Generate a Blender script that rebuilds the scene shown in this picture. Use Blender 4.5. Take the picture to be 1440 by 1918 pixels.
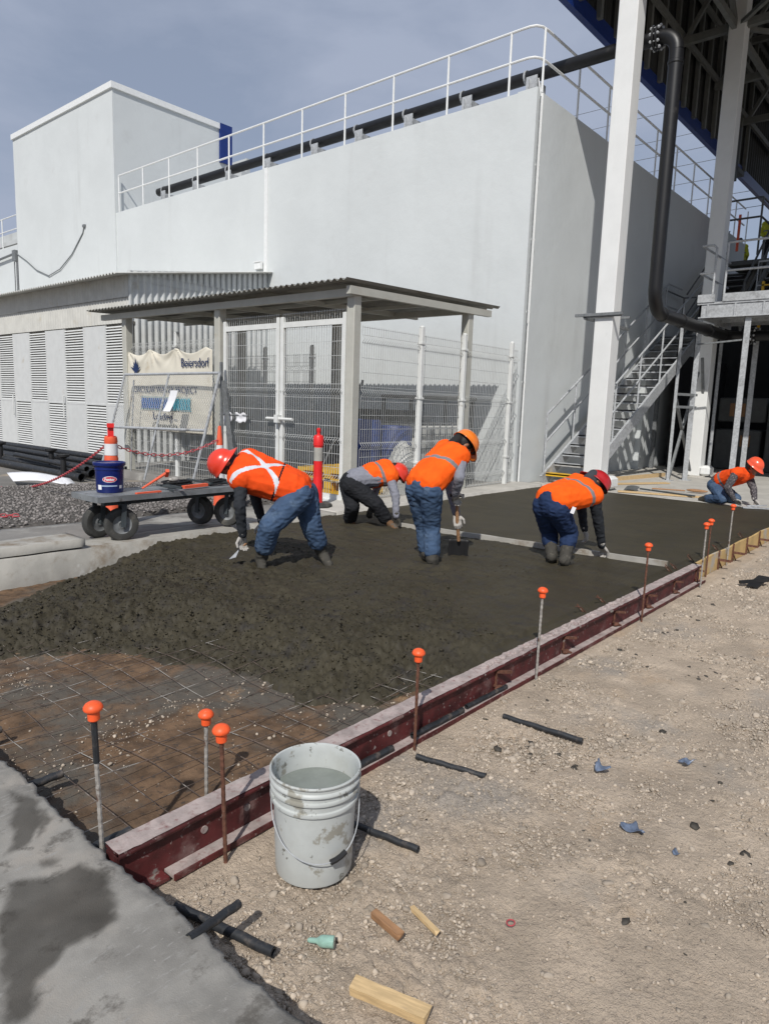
import bpy, bmesh, math, random
import numpy as np
from math import radians as R, pi, sin, cos
from mathutils import Vector, Matrix, noise as mnoise
random.seed(7)
S = bpy.context.scene
for o in list(bpy.data.objects): bpy.data.objects.remove(o)
COL = S.collection

# ---------------------------------------------------------------- camera
cam_d = bpy.data.cameras.new('camera'); cam = bpy.data.objects.new('camera', cam_d); COL.objects.link(cam)
S.camera = cam
_yaw, _pit, _rol = R(40.39), R(8.815), R(-1.926)
_F = Vector((cos(_yaw)*cos(_pit), sin(_yaw)*cos(_pit), -sin(_pit)))
_Rr = Vector((sin(_yaw), -cos(_yaw), 0)); _D = _F.cross(_Rr)
_r = _Rr*cos(_rol)+_D*sin(_rol); _d = -_Rr*sin(_rol)+_D*cos(_rol)
M3 = Matrix((_r, -_d, -_F)).transposed()
cam.matrix_world = Matrix.Translation((0, 0, 1.6)) @ M3.to_4x4()
cam_d.sensor_fit = 'VERTICAL'; cam_d.sensor_height = 24.0; cam_d.sensor_width = 18.0
cam_d.lens = 1296.5/1918*24.0
cam_d.clip_end = 2000; cam_d.clip_start = 0.05
S.render.resolution_x = 768; S.render.resolution_y = 1024

# ---------------------------------------------------------------- light
SUN_TO = Vector((-0.618, -0.341, 0.707)).normalized()
sd = bpy.data.lights.new('sun', 'SUN'); sun = bpy.data.objects.new('sun', sd); COL.objects.link(sun)
sd.energy = 3.7; sd.angle = R(0.6); sd.color = (1.0, 0.965, 0.91)
sun.rotation_euler = (-SUN_TO).to_track_quat('-Z', 'Y').to_euler()
w = bpy.data.worlds.new('World'); S.world = w; w.use_nodes = True
nt = w.node_tree; nt.nodes.clear()
out = nt.nodes.new('ShaderNodeOutputWorld'); bg = nt.nodes.new('ShaderNodeBackground')
sky = nt.nodes.new('ShaderNodeTexSky'); sky.sky_type = 'NISHITA'; sky.sun_disc = False
sky.sun_elevation = R(45); sky.sun_rotation = math.atan2(SUN_TO.x, SUN_TO.y)
sky.air_density = 1.0; sky.dust_density = 1.2; sky.ozone_density = 1.6
tc = nt.nodes.new('ShaderNodeTexCoord'); mp = nt.nodes.new('ShaderNodeMapping')
mp.inputs['Scale'].default_value = (1.0, 1.0, 2.6); mp.inputs['Rotation'].default_value = (0, 0, 0.5)
nz = nt.nodes.new('ShaderNodeTexNoise'); nz.inputs['Scale'].default_value = 2.9; nz.inputs['Detail'].default_value = 7
nz.inputs['Roughness'].default_value = 0.55; nz.inputs['Distortion'].default_value = 0.25
cr = nt.nodes.new('ShaderNodeValToRGB'); cr.color_ramp.elements[0].position = 0.36; cr.color_ramp.elements[1].position = 0.60
cr.color_ramp.elements[0].color = (0.62, 0.62, 0.62, 1); cr.color_ramp.elements[1].color = (1, 1, 1, 1)
mx = nt.nodes.new('ShaderNodeMixRGB'); mx.inputs['Color2'].default_value = (4.9, 5.6, 7.2, 1)
nt.links.new(tc.outputs['Generated'], mp.inputs['Vector']); nt.links.new(mp.outputs[0], nz.inputs['Vector'])
nt.links.new(nz.outputs['Fac'], cr.inputs['Fac']); nt.links.new(cr.outputs['Color'], mx.inputs['Fac'])
nt.links.new(sky.outputs[0], mx.inputs['Color1']); nt.links.new(mx.outputs[0], bg.inputs['Color'])
bg.inputs['Strength'].default_value = 0.077
nt.links.new(bg.outputs[0], out.inputs[0])
S.view_settings.view_transform = 'Standard'; S.view_settings.look = 'None'
S.view_settings.exposure = 0.0; S.view_settings.gamma = 1.0
S.render.engine = 'CYCLES'

# ---------------------------------------------------------------- materials
_mats = {}
def lin(c):
    return tuple((x/12.92 if x <= 0.04045 else ((x+0.055)/1.055)**2.4) for x in c)
def pmat(name, base, rough=0.6, metal=0.0, var=0.12, vscale=6.0, dirt=None, bump=None, bump2=None, streak=None, spec=0.5, island=0.0, coat=0.0, stretch=None):
    """base colour (linear) with noise variation, optional dirt (colour, scale, lo, hi), streaks, bump (scale, strength, distance)."""
    m = bpy.data.materials.new(name); m.use_nodes = True; t = m.node_tree; N = t.nodes; L = t.links
    b = N['Principled BSDF']; b.inputs['Roughness'].default_value = rough; b.inputs['Metallic'].default_value = metal
    b.inputs['Specular IOR Level'].default_value = spec
    if coat: b.inputs['Coat Weight'].default_value = coat; b.inputs['Coat Roughness'].default_value = 0.15
    co = N.new('ShaderNodeTexCoord'); src = co.outputs['Object']
    if stretch:
        mpn = N.new('ShaderNodeMapping'); mpn.inputs['Scale'].default_value = stretch; L.new(src, mpn.inputs['Vector']); src = mpn.outputs[0]
    def tex(scale, detail=4, rgh=0.6, vec=None):
        n = N.new('ShaderNodeTexNoise'); n.inputs['Scale'].default_value = scale; n.inputs['Detail'].default_value = detail
        n.inputs['Roughness'].default_value = rgh; L.new(vec or src, n.inputs['Vector']); return n.outputs['Fac']
    def mixc(fac, a, bb, mode='MIX'):
        n = N.new('ShaderNodeMixRGB'); n.blend_type = mode
        for sock, v in ((n.inputs['Fac'], fac), (n.inputs['Color1'], a), (n.inputs['Color2'], bb)):
            if hasattr(v, 'default_value'): L.new(v, sock)
            elif isinstance(v, (int, float)): sock.default_value = v
            else: sock.default_value = (*v[:3], 1)
        return n.outputs[0]
    def rng(v, lo, hi):
        n = N.new('ShaderNodeMapRange'); n.inputs['From Min'].default_value = lo; n.inputs['From Max'].default_value = hi
        n.interpolation_type = 'SMOOTHSTEP'; L.new(v, n.inputs['Value']); return n.outputs['Result']
    lo = [max(0, c*(1-var)) for c in base[:3]]; hi = [min(1, c*(1+var)) for c in base[:3]]
    c = mixc(rng(tex(vscale), 0.3, 0.7), lo, hi)
    if island:
        g = N.new('ShaderNodeNewGeometry')
        rr = N.new('ShaderNodeMapRange'); rr.inputs['To Min'].default_value = 1-island; rr.inputs['To Max'].default_value = 1+island
        L.new(g.outputs['Random Per Island'], rr.inputs['Value']); 
        mm = N.new('ShaderNodeVectorMath'); mm.operation = 'SCALE'; L.new(c, mm.inputs[0]); L.new(rr.outputs[0], mm.inputs['Scale']); c = mm.outputs[0]
    if dirt:
        for dd in (dirt if isinstance(dirt, list) else [dirt]):
            c = mixc(rng(tex(dd[1], 6, 0.65), dd[2], dd[3]), c, dd[0])
    if streak:
        mpn = N.new('ShaderNodeMapping'); mpn.inputs['Scale'].default_value = streak[2]; L.new(co.outputs['Object'], mpn.inputs['Vector'])
        f = rng(tex(streak[1], 5, 0.6, mpn.outputs[0]), streak[3], streak[4]); c = mixc(f, c, streak[0])
    L.new(c, b.inputs['Base Color'])
    nrm = None
    for bp_ in (bump, bump2):
        if bp_:
            bn = N.new('ShaderNodeBump'); bn.inputs['Strength'].default_value = bp_[1]; bn.inputs['Distance'].default_value = bp_[2]
            L.new(tex(bp_[0], 5, 0.6), bn.inputs['Height'])
            if nrm: L.new(nrm, bn.inputs['Normal'])
            nrm = bn.outputs[0]
    if nrm: L.new(nrm, b.inputs['Normal'])
    _mats[name] = m; return m
M = {}
M['wall'] = pmat('white_painted_wall', (0.615, 0.642, 0.642), 0.75, var=0.03, vscale=0.6, streak=((0.50, 0.515, 0.51), 1.4, (1, 1, .12), .56, .9), dirt=[((0.53, 0.545, 0.54), .9, .58, .85)], bump=(60, .12, .01), bump2=(1.3, .25, .06))
M['wallgrey'] = pmat('grey_painted_wall', (0.52, 0.54, 0.54), 0.75, var=0.04, vscale=0.8, streak=((0.42, 0.43, 0.42), 1.2, (1, 1, .1), .5, .8), bump=(60, .12, .01))
M['blue'] = pmat('blue_cladding', (0.008, 0.03, 0.17), 0.45, var=.08)
M['railw'] = pmat('white_rail_paint', (0.78, 0.79, 0.78), 0.45, var=.04, vscale=14)
M['pipe'] = pmat('black_pipe', (0.006, 0.006, 0.007), 0.45, var=.2, dirt=((.05, .045, .04), 5, .6, .85))
M['hdpe'] = pmat('black_hdpe', (0.02, 0.022, 0.025), 0.5, var=.25, vscale=25, dirt=((.12, .10, .085), 18, .52, .78))
M['galv'] = pmat('galvanised_steel', (0.44, 0.455, 0.47), 0.55, metal=.15, var=.16, vscale=22, dirt=((.2, .2, .2), 4, .5, .8))
M['galvd'] = pmat('dull_galvanised', (0.20, 0.21, 0.215), 0.6, metal=.3, var=.2, vscale=18)
M['colw'] = pmat('white_column', (0.76, 0.765, 0.75), 0.5, var=.03, vscale=2, dirt=((.6, .6, .57), 3, .62, .8), bump=(25, .05, .01))
M['truss'] = pmat('grey_truss_paint', (0.16, 0.165, 0.155), 0.6, var=.1)
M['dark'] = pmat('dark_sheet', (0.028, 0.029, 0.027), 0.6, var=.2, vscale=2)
M['corr'] = pmat('galvalume_sheet', (0.56, 0.575, 0.57), 0.55, metal=.1, var=.09, vscale=3, dirt=((.42, .39, .33), 2.2, .55, .8))
M['corrd'] = pmat('cream_sheet', (0.56, 0.555, 0.52), 0.6, var=.07, vscale=3, dirt=((.45, .40, .30), 2.0, .55, .82))
M['cream'] = pmat('cream_steel_paint', (0.47, 0.465, 0.415), 0.55, var=.06, vscale=4, dirt=((.40, .34, .25), 5, .6, .78))
M['louver'] = pmat('white_louver_paint', (0.62, 0.63, 0.62), 0.55, var=.04, vscale=5, dirt=((.42, .32, .18), 2.6, .62, .82))
M['canroof'] = pmat('underside_shade_sheet', (0.22, 0.215, 0.19), 0.6, var=.15, vscale=3, dirt=((.12, .10, .07), 2.0, .5, .75))  # canopy sheet: base colour darkened to stand for the shade on its underside
M['lvdark'] = pmat('louver_gap', (0.16, 0.15, 0.13), 0.8)
M['wirew'] = pmat('white_wire', (0.50, 0.51, 0.50), 0.5, var=.1, vscale=9)
M['fpost'] = pmat('white_fence_post', (0.70, 0.71, 0.69), 0.5, var=.05, dirt=((.4, .38, .33), 6, .62, .8))
M['conc_old'] = pmat('old_concrete', (0.25, 0.238, 0.215), 0.88, var=.25, vscale=3.5, dirt=[((.31, .285, .25), 2.6, .50, .66), ((.13, .12, .105), 11, .55, .70), ((.36, .34, .31), 70, .62, .74)], streak=((.29, .28, .26), 60, (.3, 1, 1), .56, .74), bump=(260, .5, .003), bump2=(9, .25, .01))
def add_stain(mt, col):
    t = mt.node_tree; b = t.nodes['Principled BSDF']; src = b.inputs['Base Color'].links[0].from_socket
    at = t.nodes.new('ShaderNodeAttribute'); at.attribute_name = 'stain'; mx_ = t.nodes.new('ShaderNodeMixRGB'); mx_.inputs['Color2'].default_value = (*col, 1)
    t.links.new(at.outputs['Fac'], mx_.inputs['Fac']); t.links.new(src, mx_.inputs['Color1']); t.links.new(mx_.outputs[0], b.inputs['Base Color'])
add_stain(M['conc_old'], (.042, .037, .030))
M['curb'] = pmat('curb_concrete', (0.36, 0.345, 0.31), 0.85, var=.12, vscale=4, dirt=[((.21, .17, .125), 2.2, .54, .7), ((.46, .45, .42), 9, .6, .75)], bump=(70, .3, .004), bump2=(9, .3, .01))
M['walk'] = pmat('walkway_concrete', (0.20, 0.19, 0.175), 0.85, var=.15, vscale=2, dirt=((.34, .33, .3), 1.8, .5, .66), bump=(70, .3, .004))
M['floor'] = pmat('light_concrete', (0.46, 0.44, 0.40), 0.8, var=.1, vscale=2.5, dirt=((.26, .24, .2), 3, .6, .75), bump=(50, .2, .004))
M['asph'] = pmat('dusty_asphalt', (0.19, 0.18, 0.165), 0.9, var=.2, vscale=1.3, dirt=((.36, .29, .21), .9, .5, .64), bump=(80, .4, .004))
M['redsteel'] = pmat('red_oxide_steel', (0.078, 0.012, 0.012), 0.65, var=.45, vscale=9, dirt=[((.20, .12, .11), 6, .54, .74), ((.30, .25, .23), 34, .60, .68), ((.22, .2, .18), 11, .64, .70)], bump=(45, .25, .003))
M['redtop'] = pmat('cement_caked_steel', (0.36, 0.30, 0.28), 0.9, var=.2, vscale=14, dirt=[((.16, .05, .048), 30, .50, .80), ((.40, .37, .34), 9, .55, .75)], bump=(70, .5, .004))
M['ply'] = pmat('formwork_plywood', (0.50, 0.34, 0.14), 0.75, var=.15, vscale=5, dirt=((.42, .38, .32), 3, .52, .66), bump=(60, .3, .003))
M['wood'] = pmat('pine_wood', (0.56, 0.40, 0.21), 0.8, var=.16, vscale=12, stretch=(1, 9, 9), bump=(22, .35, .002), dirt=((.36, .27, .17), 9, .56, .75))
M['woodr'] = pmat('brown_wood', (0.33, 0.18, 0.09), 0.75, var=.25, vscale=9, stretch=(1, 9, 9), bump=(20, .6, .003))
M['rebar'] = pmat('cement_coated_rebar', (0.30, 0.28, 0.255), 0.8, var=.3, vscale=40, dirt=((.10, .045, .025), 14, .55, .62), bump=(150, .6, .002))
M['rust'] = pmat('rusty_rebar', (0.12, 0.05, 0.03), 0.85, var=.35, vscale=40, dirt=((.25, .22, .2), 20, .58, .7), bump=(150, .6, .002))
M['wire'] = pmat('mesh_wire', (0.115, 0.085, 0.07), 0.7, metal=.1, var=.4, vscale=9, dirt=((.35, .33, .30), 5, .50, .60))
M['capo'] = pmat('orange_cap_plastic', (0.86, 0.11, 0.028), 0.45, var=.10, vscale=30, spec=.4, dirt=((.55, .22, .13), 40, .60, .76))
M['bucket'] = pmat('white_bucket_plastic', (0.47, 0.49, 0.475), 0.5, var=.05, vscale=12, dirt=[((.40, .40, .36), 4, .50, .75), ((.29, .28, .24), 10, .56, .62), ((.18, .18, .16), 26, .62, .67)])
M['cwater'] = pmat('cloudy_water', (0.19, 0.21, 0.19), 0.12, var=.08, vscale=20)
M['bluep'] = pmat('blue_bucket_plastic', (0.005, 0.016, 0.13), 0.32, var=.05)
M['white'] = pmat('white_paper', (0.78, 0.78, 0.80), 0.7, var=.03)
M['redlab'] = pmat('red_label', (0.60, 0.03, 0.06), 0.5, var=.05)
M['paleblue'] = pmat('pale_blue_print', (0.35, 0.45, 0.6), 0.5, var=.05)
M['orange_cone'] = pmat('orange_cone_plastic', (0.78, 0.12, 0.05), 0.5, var=.1, dirt=((.45, .16, .1), 8, .6, .8))
M['red_cone'] = pmat('red_delineator_plastic', (0.72, 0.02, 0.02), 0.42, var=.1)
M['reflect'] = pmat('reflective_band', (0.38, 0.37, 0.33), 0.4, var=.1)
M['reflw'] = pmat('white_reflective_band', (0.7, 0.7, 0.7), 0.4, var=.06)
M['rubber'] = pmat('black_rubber', (0.045, 0.045, 0.042), 0.75, var=.3, dirt=((.14, .13, .11), 9, .5, .75), bump=(60, .4, .003))
M['cart'] = pmat('worn_grey_steel', (0.26, 0.275, 0.285), 0.5, metal=.35, var=.2, vscale=6, dirt=((.1, .09, .08), 7, .56, .7))
M['cartd'] = pmat('dark_cart_frame', (0.045, 0.055, 0.06), 0.55, var=.2, dirt=((.2, .18, .15), 9, .6, .75))
M['chain'] = pmat('red_plastic_chain', (0.45, 0.07, 0.08), 0.45)
M['banner'] = pmat('beige_banner', (0.68, 0.64, 0.54), 0.8, var=.06, vscale=2, dirt=((.46, .36, .23), 2.6, .55, .8))
M['navy'] = pmat('navy_print', (0.012, 0.03, 0.10), 0.6, var=.05)
M['bar1'] = pmat('blue_bar_print', (0.01, 0.10, 0.36), 0.6, var=.05)
M['bar2'] = pmat('teal_bar_print', (0.01, 0.30, 0.42), 0.6, var=.05)
M['yel'] = pmat('yellow_paint', (0.72, 0.42, 0.02), 0.5, var=.1)
M['tank'] = pmat('blue_drum', (0.008, 0.03, 0.16), 0.45)
M['ibc'] = pmat('ibc_plastic', (0.50, 0.50, 0.47), 0.5, var=.05)
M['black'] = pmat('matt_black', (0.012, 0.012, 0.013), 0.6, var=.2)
M['teal'] = pmat('green_glass', (0.26, 0.42, 0.35), 0.15, var=.15, vscale=30)
M['bluescrap'] = pmat('blue_grey_plastic', (0.11, 0.14, 0.20), 0.35, var=.3, vscale=40)
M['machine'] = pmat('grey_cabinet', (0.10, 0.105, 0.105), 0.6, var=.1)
# ground materials
M['dirt'] = pmat('tan_gravel_dirt', (0.475, 0.388, 0.298), 0.95, var=.16, vscale=3.2, dirt=[((.37, .325, .275), 1.0, .50, .66), ((.50, .385, .275), 1.7, .55, .72), ((.24, .195, .155), 60, .58, .74)], bump=(190, 1.0, .008), bump2=(48, .9, .014), spec=.2)
M['stone'] = pmat('loose_stone', (0.395, 0.335, 0.268), 0.9, var=.14, vscale=16, island=.28, bump=(90, .5, .004), spec=.2)
M['gstone'] = pmat('grey_crushed_stone', (0.20, 0.185, 0.175), 0.9, var=.18, vscale=18, island=.5, bump=(70, .5, .004), spec=.2)
M['gbed'] = pmat('grey_gravel_fines', (0.10, 0.093, 0.085), 0.95, var=.3, vscale=20, bump=(90, .9, .01), spec=.2)
M['soil'] = pmat('brown_subgrade', (0.125, 0.078, 0.046), 0.9, var=.4, vscale=8, dirt=[((.100, .088, .072), 1.45, .46, .60), ((.235, .15, .085), 3.3, .60, .72), ((.06, .045, .035), 26, .56, .66), ((.38, .33, .27), 75, .66, .72)], bump=(120, .6, .005), bump2=(22, .5, .012), spec=.3)
M['wet'] = pmat('wet_concrete', (0.050, 0.0430, 0.0275), 0.6, var=.12, vscale=2.0, dirt=[((.038, .034, .030), 7, .48, .72)], bump=(150, .6, .004), bump2=(45, .4, .006), spec=.22, streak=((.040, .034, .023), 7, (1, .10, 1), .50, .72))
M['dribble'] = pmat('wet_concrete_spatter', (0.055, 0.048, 0.038), 0.7, var=.2, bump=(80, .5, .004))
# clothing
def cloth(name, c, bs=55, **k): 
    M[name] = pmat(name, c, 0.85, var=.10, vscale=9, bump=(bs, .25, .004), spec=.2, **k)
cloth('orange_vest', (0.93, 0.115, 0.008)); cloth('red_orange_vest', (0.82, 0.080, 0.010))
cloth('grey_stripe', (0.20, 0.195, 0.20)); cloth('white_stripe', (0.60, 0.62, 0.66)); cloth('black_trim', (0.015, 0.013, 0.015))
cloth('denim', (0.050, 0.085, 0.15), 90, dirt=[((.095, .14, .21), 7, .50, .70), ((.026, .042, .072), 13, .58, .72), ((.11, .13, .16), 60, .62, .74)]); cloth('dark_denim', (0.018, 0.034, 0.085), 90, dirt=((.05, .075, .13), 7, .6, .8))
cloth('black_trousers', (0.018, 0.019, 0.022), dirt=((.10, .09, .08), 26, .66, .72)); cloth('grey_shirt', (0.22, 0.225, 0.26)); cloth('charcoal_jacket', (0.026, 0.029, 0.034)); cloth('check_shirt', (0.06, 0.055, 0.06), dirt=((.20, .18, .18), 45, .52, .60))
cloth('glove', (0.40, 0.38, 0.35), dirt=((.16, .15, .13), 20, .5, .7)); cloth('mud_boot', (0.060, 0.056, 0.048), dirt=((.12, .11, .09), 20, .52, .72)); cloth('brown_boot', (0.15, 0.085, 0.045), dirt=((.10, .10, .09), 16, .5, .6))
cloth('hivis_yellow', (0.55, 0.55, 0.05)); cloth('leather', (0.10, 0.03, 0.02)); cloth('hood', (0.05, 0.052, 0.06))
M['skin'] = pmat('skin', (0.28, 0.14, 0.085), 0.55, var=.08, vscale=20)
M['hair'] = pmat('hair', (0.01, 0.008, 0.007), 0.6)
M['eye'] = pmat('eye', (0.02, 0.02, 0.02), 0.2)
M['helmet_red'] = pmat('helmet_red', (0.72, 0.045, 0.02), 0.28, var=.05, coat=.3); M['helmet_dark_red'] = pmat('helmet_dark_red', (0.42, 0.012, 0.015), 0.32, var=.06, coat=.3)
M['helmet_orange'] = pmat('helmet_orange', (0.82, 0.20, 0.02), 0.28, var=.05, coat=.3)
M['helmet_orange_red'] = pmat('helmet_orange_red', (0.82, 0.10, 0.04), 0.28, var=.05, coat=.3)

# ---------------------------------------------------------------- mesh builder
class MB:
    def __init__(s): s.v = []; s.f = []; s.m = []; s.mi = 0
    def add(s, vs, fs):
        k = len(s.v); s.v += [tuple(p) for p in vs]; s.f += [tuple(i+k for i in f) for f in fs]; s.m += [s.mi]*len(fs); return s
    def box(s, a, b, rot=None, c=None):
        x0, y0, z0 = a; x1, y1, z1 = b
        vs = [Vector(p) for p in ((x0, y0, z0), (x1, y0, z0), (x1, y1, z0), (x0, y1, z0), (x0, y0, z1), (x1, y0, z1), (x1, y1, z1), (x0, y1, z1))]
        if rot is not None:
            c = Vector(c) if c is not None else (Vector(a)+Vector(b))/2; vs = [c+rot @ (p-c) for p in vs]
        return s.add(vs, [(0, 3, 2, 1), (4, 5, 6, 7), (0, 1, 5, 4), (1, 2, 6, 5), (2, 3, 7, 6), (3, 0, 4, 7)])
    def bevbox(s, a, b, r=.01):
        x0, y0, z0 = a; x1, y1, z1 = b
        # box with chamfered vertical + top edges
        def ring(ins, z): return [(x0+ins, y0+r, z), (x0+ins+ (r if ins == 0 else 0)*0 , y0+r, z)]
        def oct_(i, z):
            k = r
            return [(x0+i+k, y0+i, z), (x1-i-k, y0+i, z), (x1-i, y0+i+k, z), (x1-i, y1-i-k, z), (x1-i-k, y1-i, z), (x0+i+k, y1-i, z), (x0+i, y1-i-k, z), (x0+i, y0+i+k, z)]
        rs = [oct_(r, z0), oct_(0, z0+r), oct_(0, z1-r), oct_(r, z1)]
        vs = sum(rs, []); fs = [tuple(range(7, -1, -1)), tuple(range(24, 32))]
        for j in range(3):
            for i in range(8): fs.append((j*8+i, j*8+(i+1) % 8, (j+1)*8+(i+1) % 8, (j+1)*8+i))
        return s.add(vs, fs)
    def bar(s, p0, p1, w_, h_, up=(0, 0, 1)):
        p0, p1 = Vector(p0), Vector(p1); d = (p1-p0).normalized(); u = Vector(up)
        if abs(d.dot(u)) > .98: u = Vector((1, 0, 0))
        sx = d.cross(u).normalized(); sz = sx.cross(d)
        vs = [p+sx*a*w_/2+sz*b*h_/2 for p in (p0, p1) for a, b in ((-1, -1), (1, -1), (1, 1), (-1, 1))]
        return s.add(vs, [(3, 2, 1, 0), (4, 5, 6, 7), (0, 1, 5, 4), (1, 2, 6, 5), (2, 3, 7, 6), (3, 0, 4, 7)])
    def tube(s, path, r, n=8, caps=True):
        P = [Vector(p) for p in path]; rr = r if isinstance(r, (list, tuple)) else [r]*len(P)
        T = [(P[min(i+1, len(P)-1)]-P[max(i-1, 0)]).normalized() for i in range(len(P))]
        u = Vector((0, 0, 1)) if abs(T[0].z) < .9 else Vector((1, 0, 0))
        vs = []
        for i, p in enumerate(P):
            u = (u-T[i]*u.dot(T[i])).normalized(); v_ = T[i].cross(u)
            vs += [p+(u*cos(2*pi*k/n)+v_*sin(2*pi*k/n))*rr[i] for k in range(n)]
        fs = [(i*n+k, i*n+(k+1) % n, (i+1)*n+(k+1) % n, (i+1)*n+k) for i in range(len(P)-1) for k in range(n)]
        if caps: fs += [tuple(range(n-1, -1, -1)), tuple(range((len(P)-1)*n, len(P)*n))]
        return s.add(vs, fs)
    def lathe(s, prof, c=(0, 0, 0), n=32, up=None, caps=True):
        c = Vector(c); q = Matrix.Identity(3) if up is None else Vector(up).to_track_quat('Z', 'Y').to_matrix()
        vs = [c+q @ Vector((r*cos(2*pi*k/n), r*sin(2*pi*k/n), z)) for r, z in prof for k in range(n)]
        fs = [(i*n+k, i*n+(k+1) % n, (i+1)*n+(k+1) % n, (i+1)*n+k) for i in range(len(prof)-1) for k in range(n)]
        if caps: fs += [tuple(range(n-1, -1, -1)), tuple(range((len(prof)-1)*n, len(prof)*n))]
        return s.add(vs, fs)
    def capsule(s, p0, p1, r0, r1, n=12):
        p0, p1 = Vector(p0), Vector(p1); d = p1-p0; L = d.length
        if L < 1e-5: d = Vector((0, 0, 1)); L = 0
        q = d.to_track_quat('Z', 'Y').to_matrix() if L else Matrix.Identity(3)
        prof = [(r0*sin(a), -r0*cos(a)) for a in (0.02, .5, 1.0, 1.5)]+[(r1*sin(a), L-r1*cos(a)) for a in (1.6, 2.1, 2.6, pi-.02)]
        vs = [p0+q @ Vector((r*cos(2*pi*k/n), r*sin(2*pi*k/n), z)) for r, z in prof for k in range(n)]; m = len(prof)
        fs = [(i*n+k, i*n+(k+1) % n, (i+1)*n+(k+1) % n, (i+1)*n+k) for i in range(m-1) for k in range(n)]
        fs += [tuple(range(n-1, -1, -1)), tuple(range((m-1)*n, m*n))]
        return s.add(vs, fs)
    def ellip(s, c, ax, n=14):
        c = Vector(c); A = Matrix(ax).transposed(); m = 9
        vs = [c+A @ Vector((sin(a)*cos(2*pi*k/n), sin(a)*sin(2*pi*k/n), cos(a))) for a in [max(.03, min(pi-.03, pi*i/(m-1))) for i in range(m)] for k in range(n)]
        fs = [(i*n+k, (i+1)*n+k, (i+1)*n+(k+1) % n, i*n+(k+1) % n) for i in range(m-1) for k in range(n)]
        fs += [tuple(range(n)), tuple(range(m*n-1, (m-1)*n-1, -1))]
        return s.add(vs, fs)
    def prism(s, poly, z0, z1):
        n = len(poly); vs = [(x, y, z0) for x, y in poly]+[(x, y, z1) for x, y in poly]
        return s.add(vs, [tuple(range(n-1, -1, -1)), tuple(range(n, 2*n))]+[(i, (i+1) % n, n+(i+1) % n, n+i) for i in range(n)])
    def grid(s, fn, nu, nv):
        vs = [fn(i/nu, j/nv) for j in range(nv+1) for i in range(nu+1)]
        return s.add(vs, [(j*(nu+1)+i, j*(nu+1)+i+1, (j+1)*(nu+1)+i+1, (j+1)*(nu+1)+i) for j in range(nv) for i in range(nu)])
    def build(s, name, mats, parent=None, smooth=False, loc=None, local=False):
        if not isinstance(mats, (list, tuple)): mats = [mats]
        org = Vector((0, 0, 0))
        if parent is not None and not local:
            r = parent
            while r is not None: org = org+r.location; r = r.parent
        elif loc is not None: org = Vector(loc)
        me = bpy.data.meshes.new(name)
        me.from_pydata([tuple(Vector(p)-org) for p in s.v] if org.length else s.v, [], s.f)
        for m in mats: me.materials.append(M[m] if isinstance(m, str) else m)
        if len(mats) > 1: me.polygons.foreach_set('material_index', s.m)
        if smooth:
            me.polygons.foreach_set('use_smooth', [True]*len(me.polygons))
            if smooth != 'all': me.set_sharp_from_angle(angle=R(38))
        me.update()
        o = bpy.data.objects.new(name, me); COL.objects.link(o)
        if parent is not None: o.parent = parent
        elif loc is not None: o.location = loc
        return o
def tag(o, label=None, cat=None, group=None, kind=None):
    if label: o['label'] = label
    if cat: o['category'] = cat
    if group: o['group'] = group
    if kind: o['kind'] = kind
    return o
def thing(name, label, cat, loc=(0, 0, 0), group=None, rz=0):
    o = bpy.data.objects.new(name, None); COL.objects.link(o); o.location = loc; o.rotation_euler = (0, 0, rz); o.empty_display_size = .1
    return tag(o, label, cat, group)
def struct(o): o['kind'] = 'structure'; return o
def kids(o): return [c for c in bpy.data.objects if c.parent == o]
def copy_tree(o, loc=None, label=None, rz=None, parent=None):
    c = o.copy(); COL.objects.link(c)
    if parent is not None: c.parent = parent
    if loc is not None: c.location = loc
    if rz is not None: c.rotation_euler = (0, 0, rz)
    if label: c['label'] = label
    for k in kids(o): copy_tree(k, parent=c)
    return c
def np_mesh(name, V, F, mat, smooth=False):
    me = bpy.data.meshes.new(name); V = np.asarray(V, np.float32); F = np.asarray(F, np.int32)
    me.vertices.add(len(V)); me.vertices.foreach_set('co', V.ravel())
    k = F.shape[1]; me.loops.add(F.size); me.loops.foreach_set('vertex_index', F.ravel())
    me.polygons.add(len(F)); me.polygons.foreach_set('loop_start', np.arange(0, F.size, k, dtype=np.int32))
    if smooth: me.polygons.foreach_set('use_smooth', [True]*len(F))
    me.materials.append(M[mat]); me.update(calc_edges=True); me.validate()
    o = bpy.data.objects.new(name, me); COL.objects.link(o); return o
_rt = np.random.RandomState(3).rand(512, 512)
def vn(x, y):
    xi = np.floor(x).astype(int); yi = np.floor(y).astype(int); fx = x-xi; fy = y-yi
    fx = fx*fx*(3-2*fx); fy = fy*fy*(3-2*fy); a = lambda i, j: _rt[(xi+i) % 512, (yi+j) % 512]
    return (a(0, 0)*(1-fx)+a(1, 0)*fx)*(1-fy)+(a(0, 1)*(1-fx)+a(1, 1)*fx)*fy
def fbm(x, y, s, o=4, g=.5):
    r = 0; a = 1; t = 0; ang = .6
    for i in range(o):
        xx = x*cos(ang*i)-y*sin(ang*i); yy = x*sin(ang*i)+y*cos(ang*i)
        r = r+a*(vn(xx/s+17*i+3.3, yy/s+31*i+9.1)-.5); t += a; a *= g; s *= .5
    return r/t*2
def billow(x, y, s, o=3):
    r = 0; a = 1; t = 0
    for i in range(o):
        r = r+a*(1-np.abs(2*vn(x/s+5*i+1.7, y/s+11*i+4.1)-1)*2); t += a; a *= .5; s *= .5
    return r/t
_r2 = np.random.RandomState(11).rand(3, 256, 256)
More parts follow.
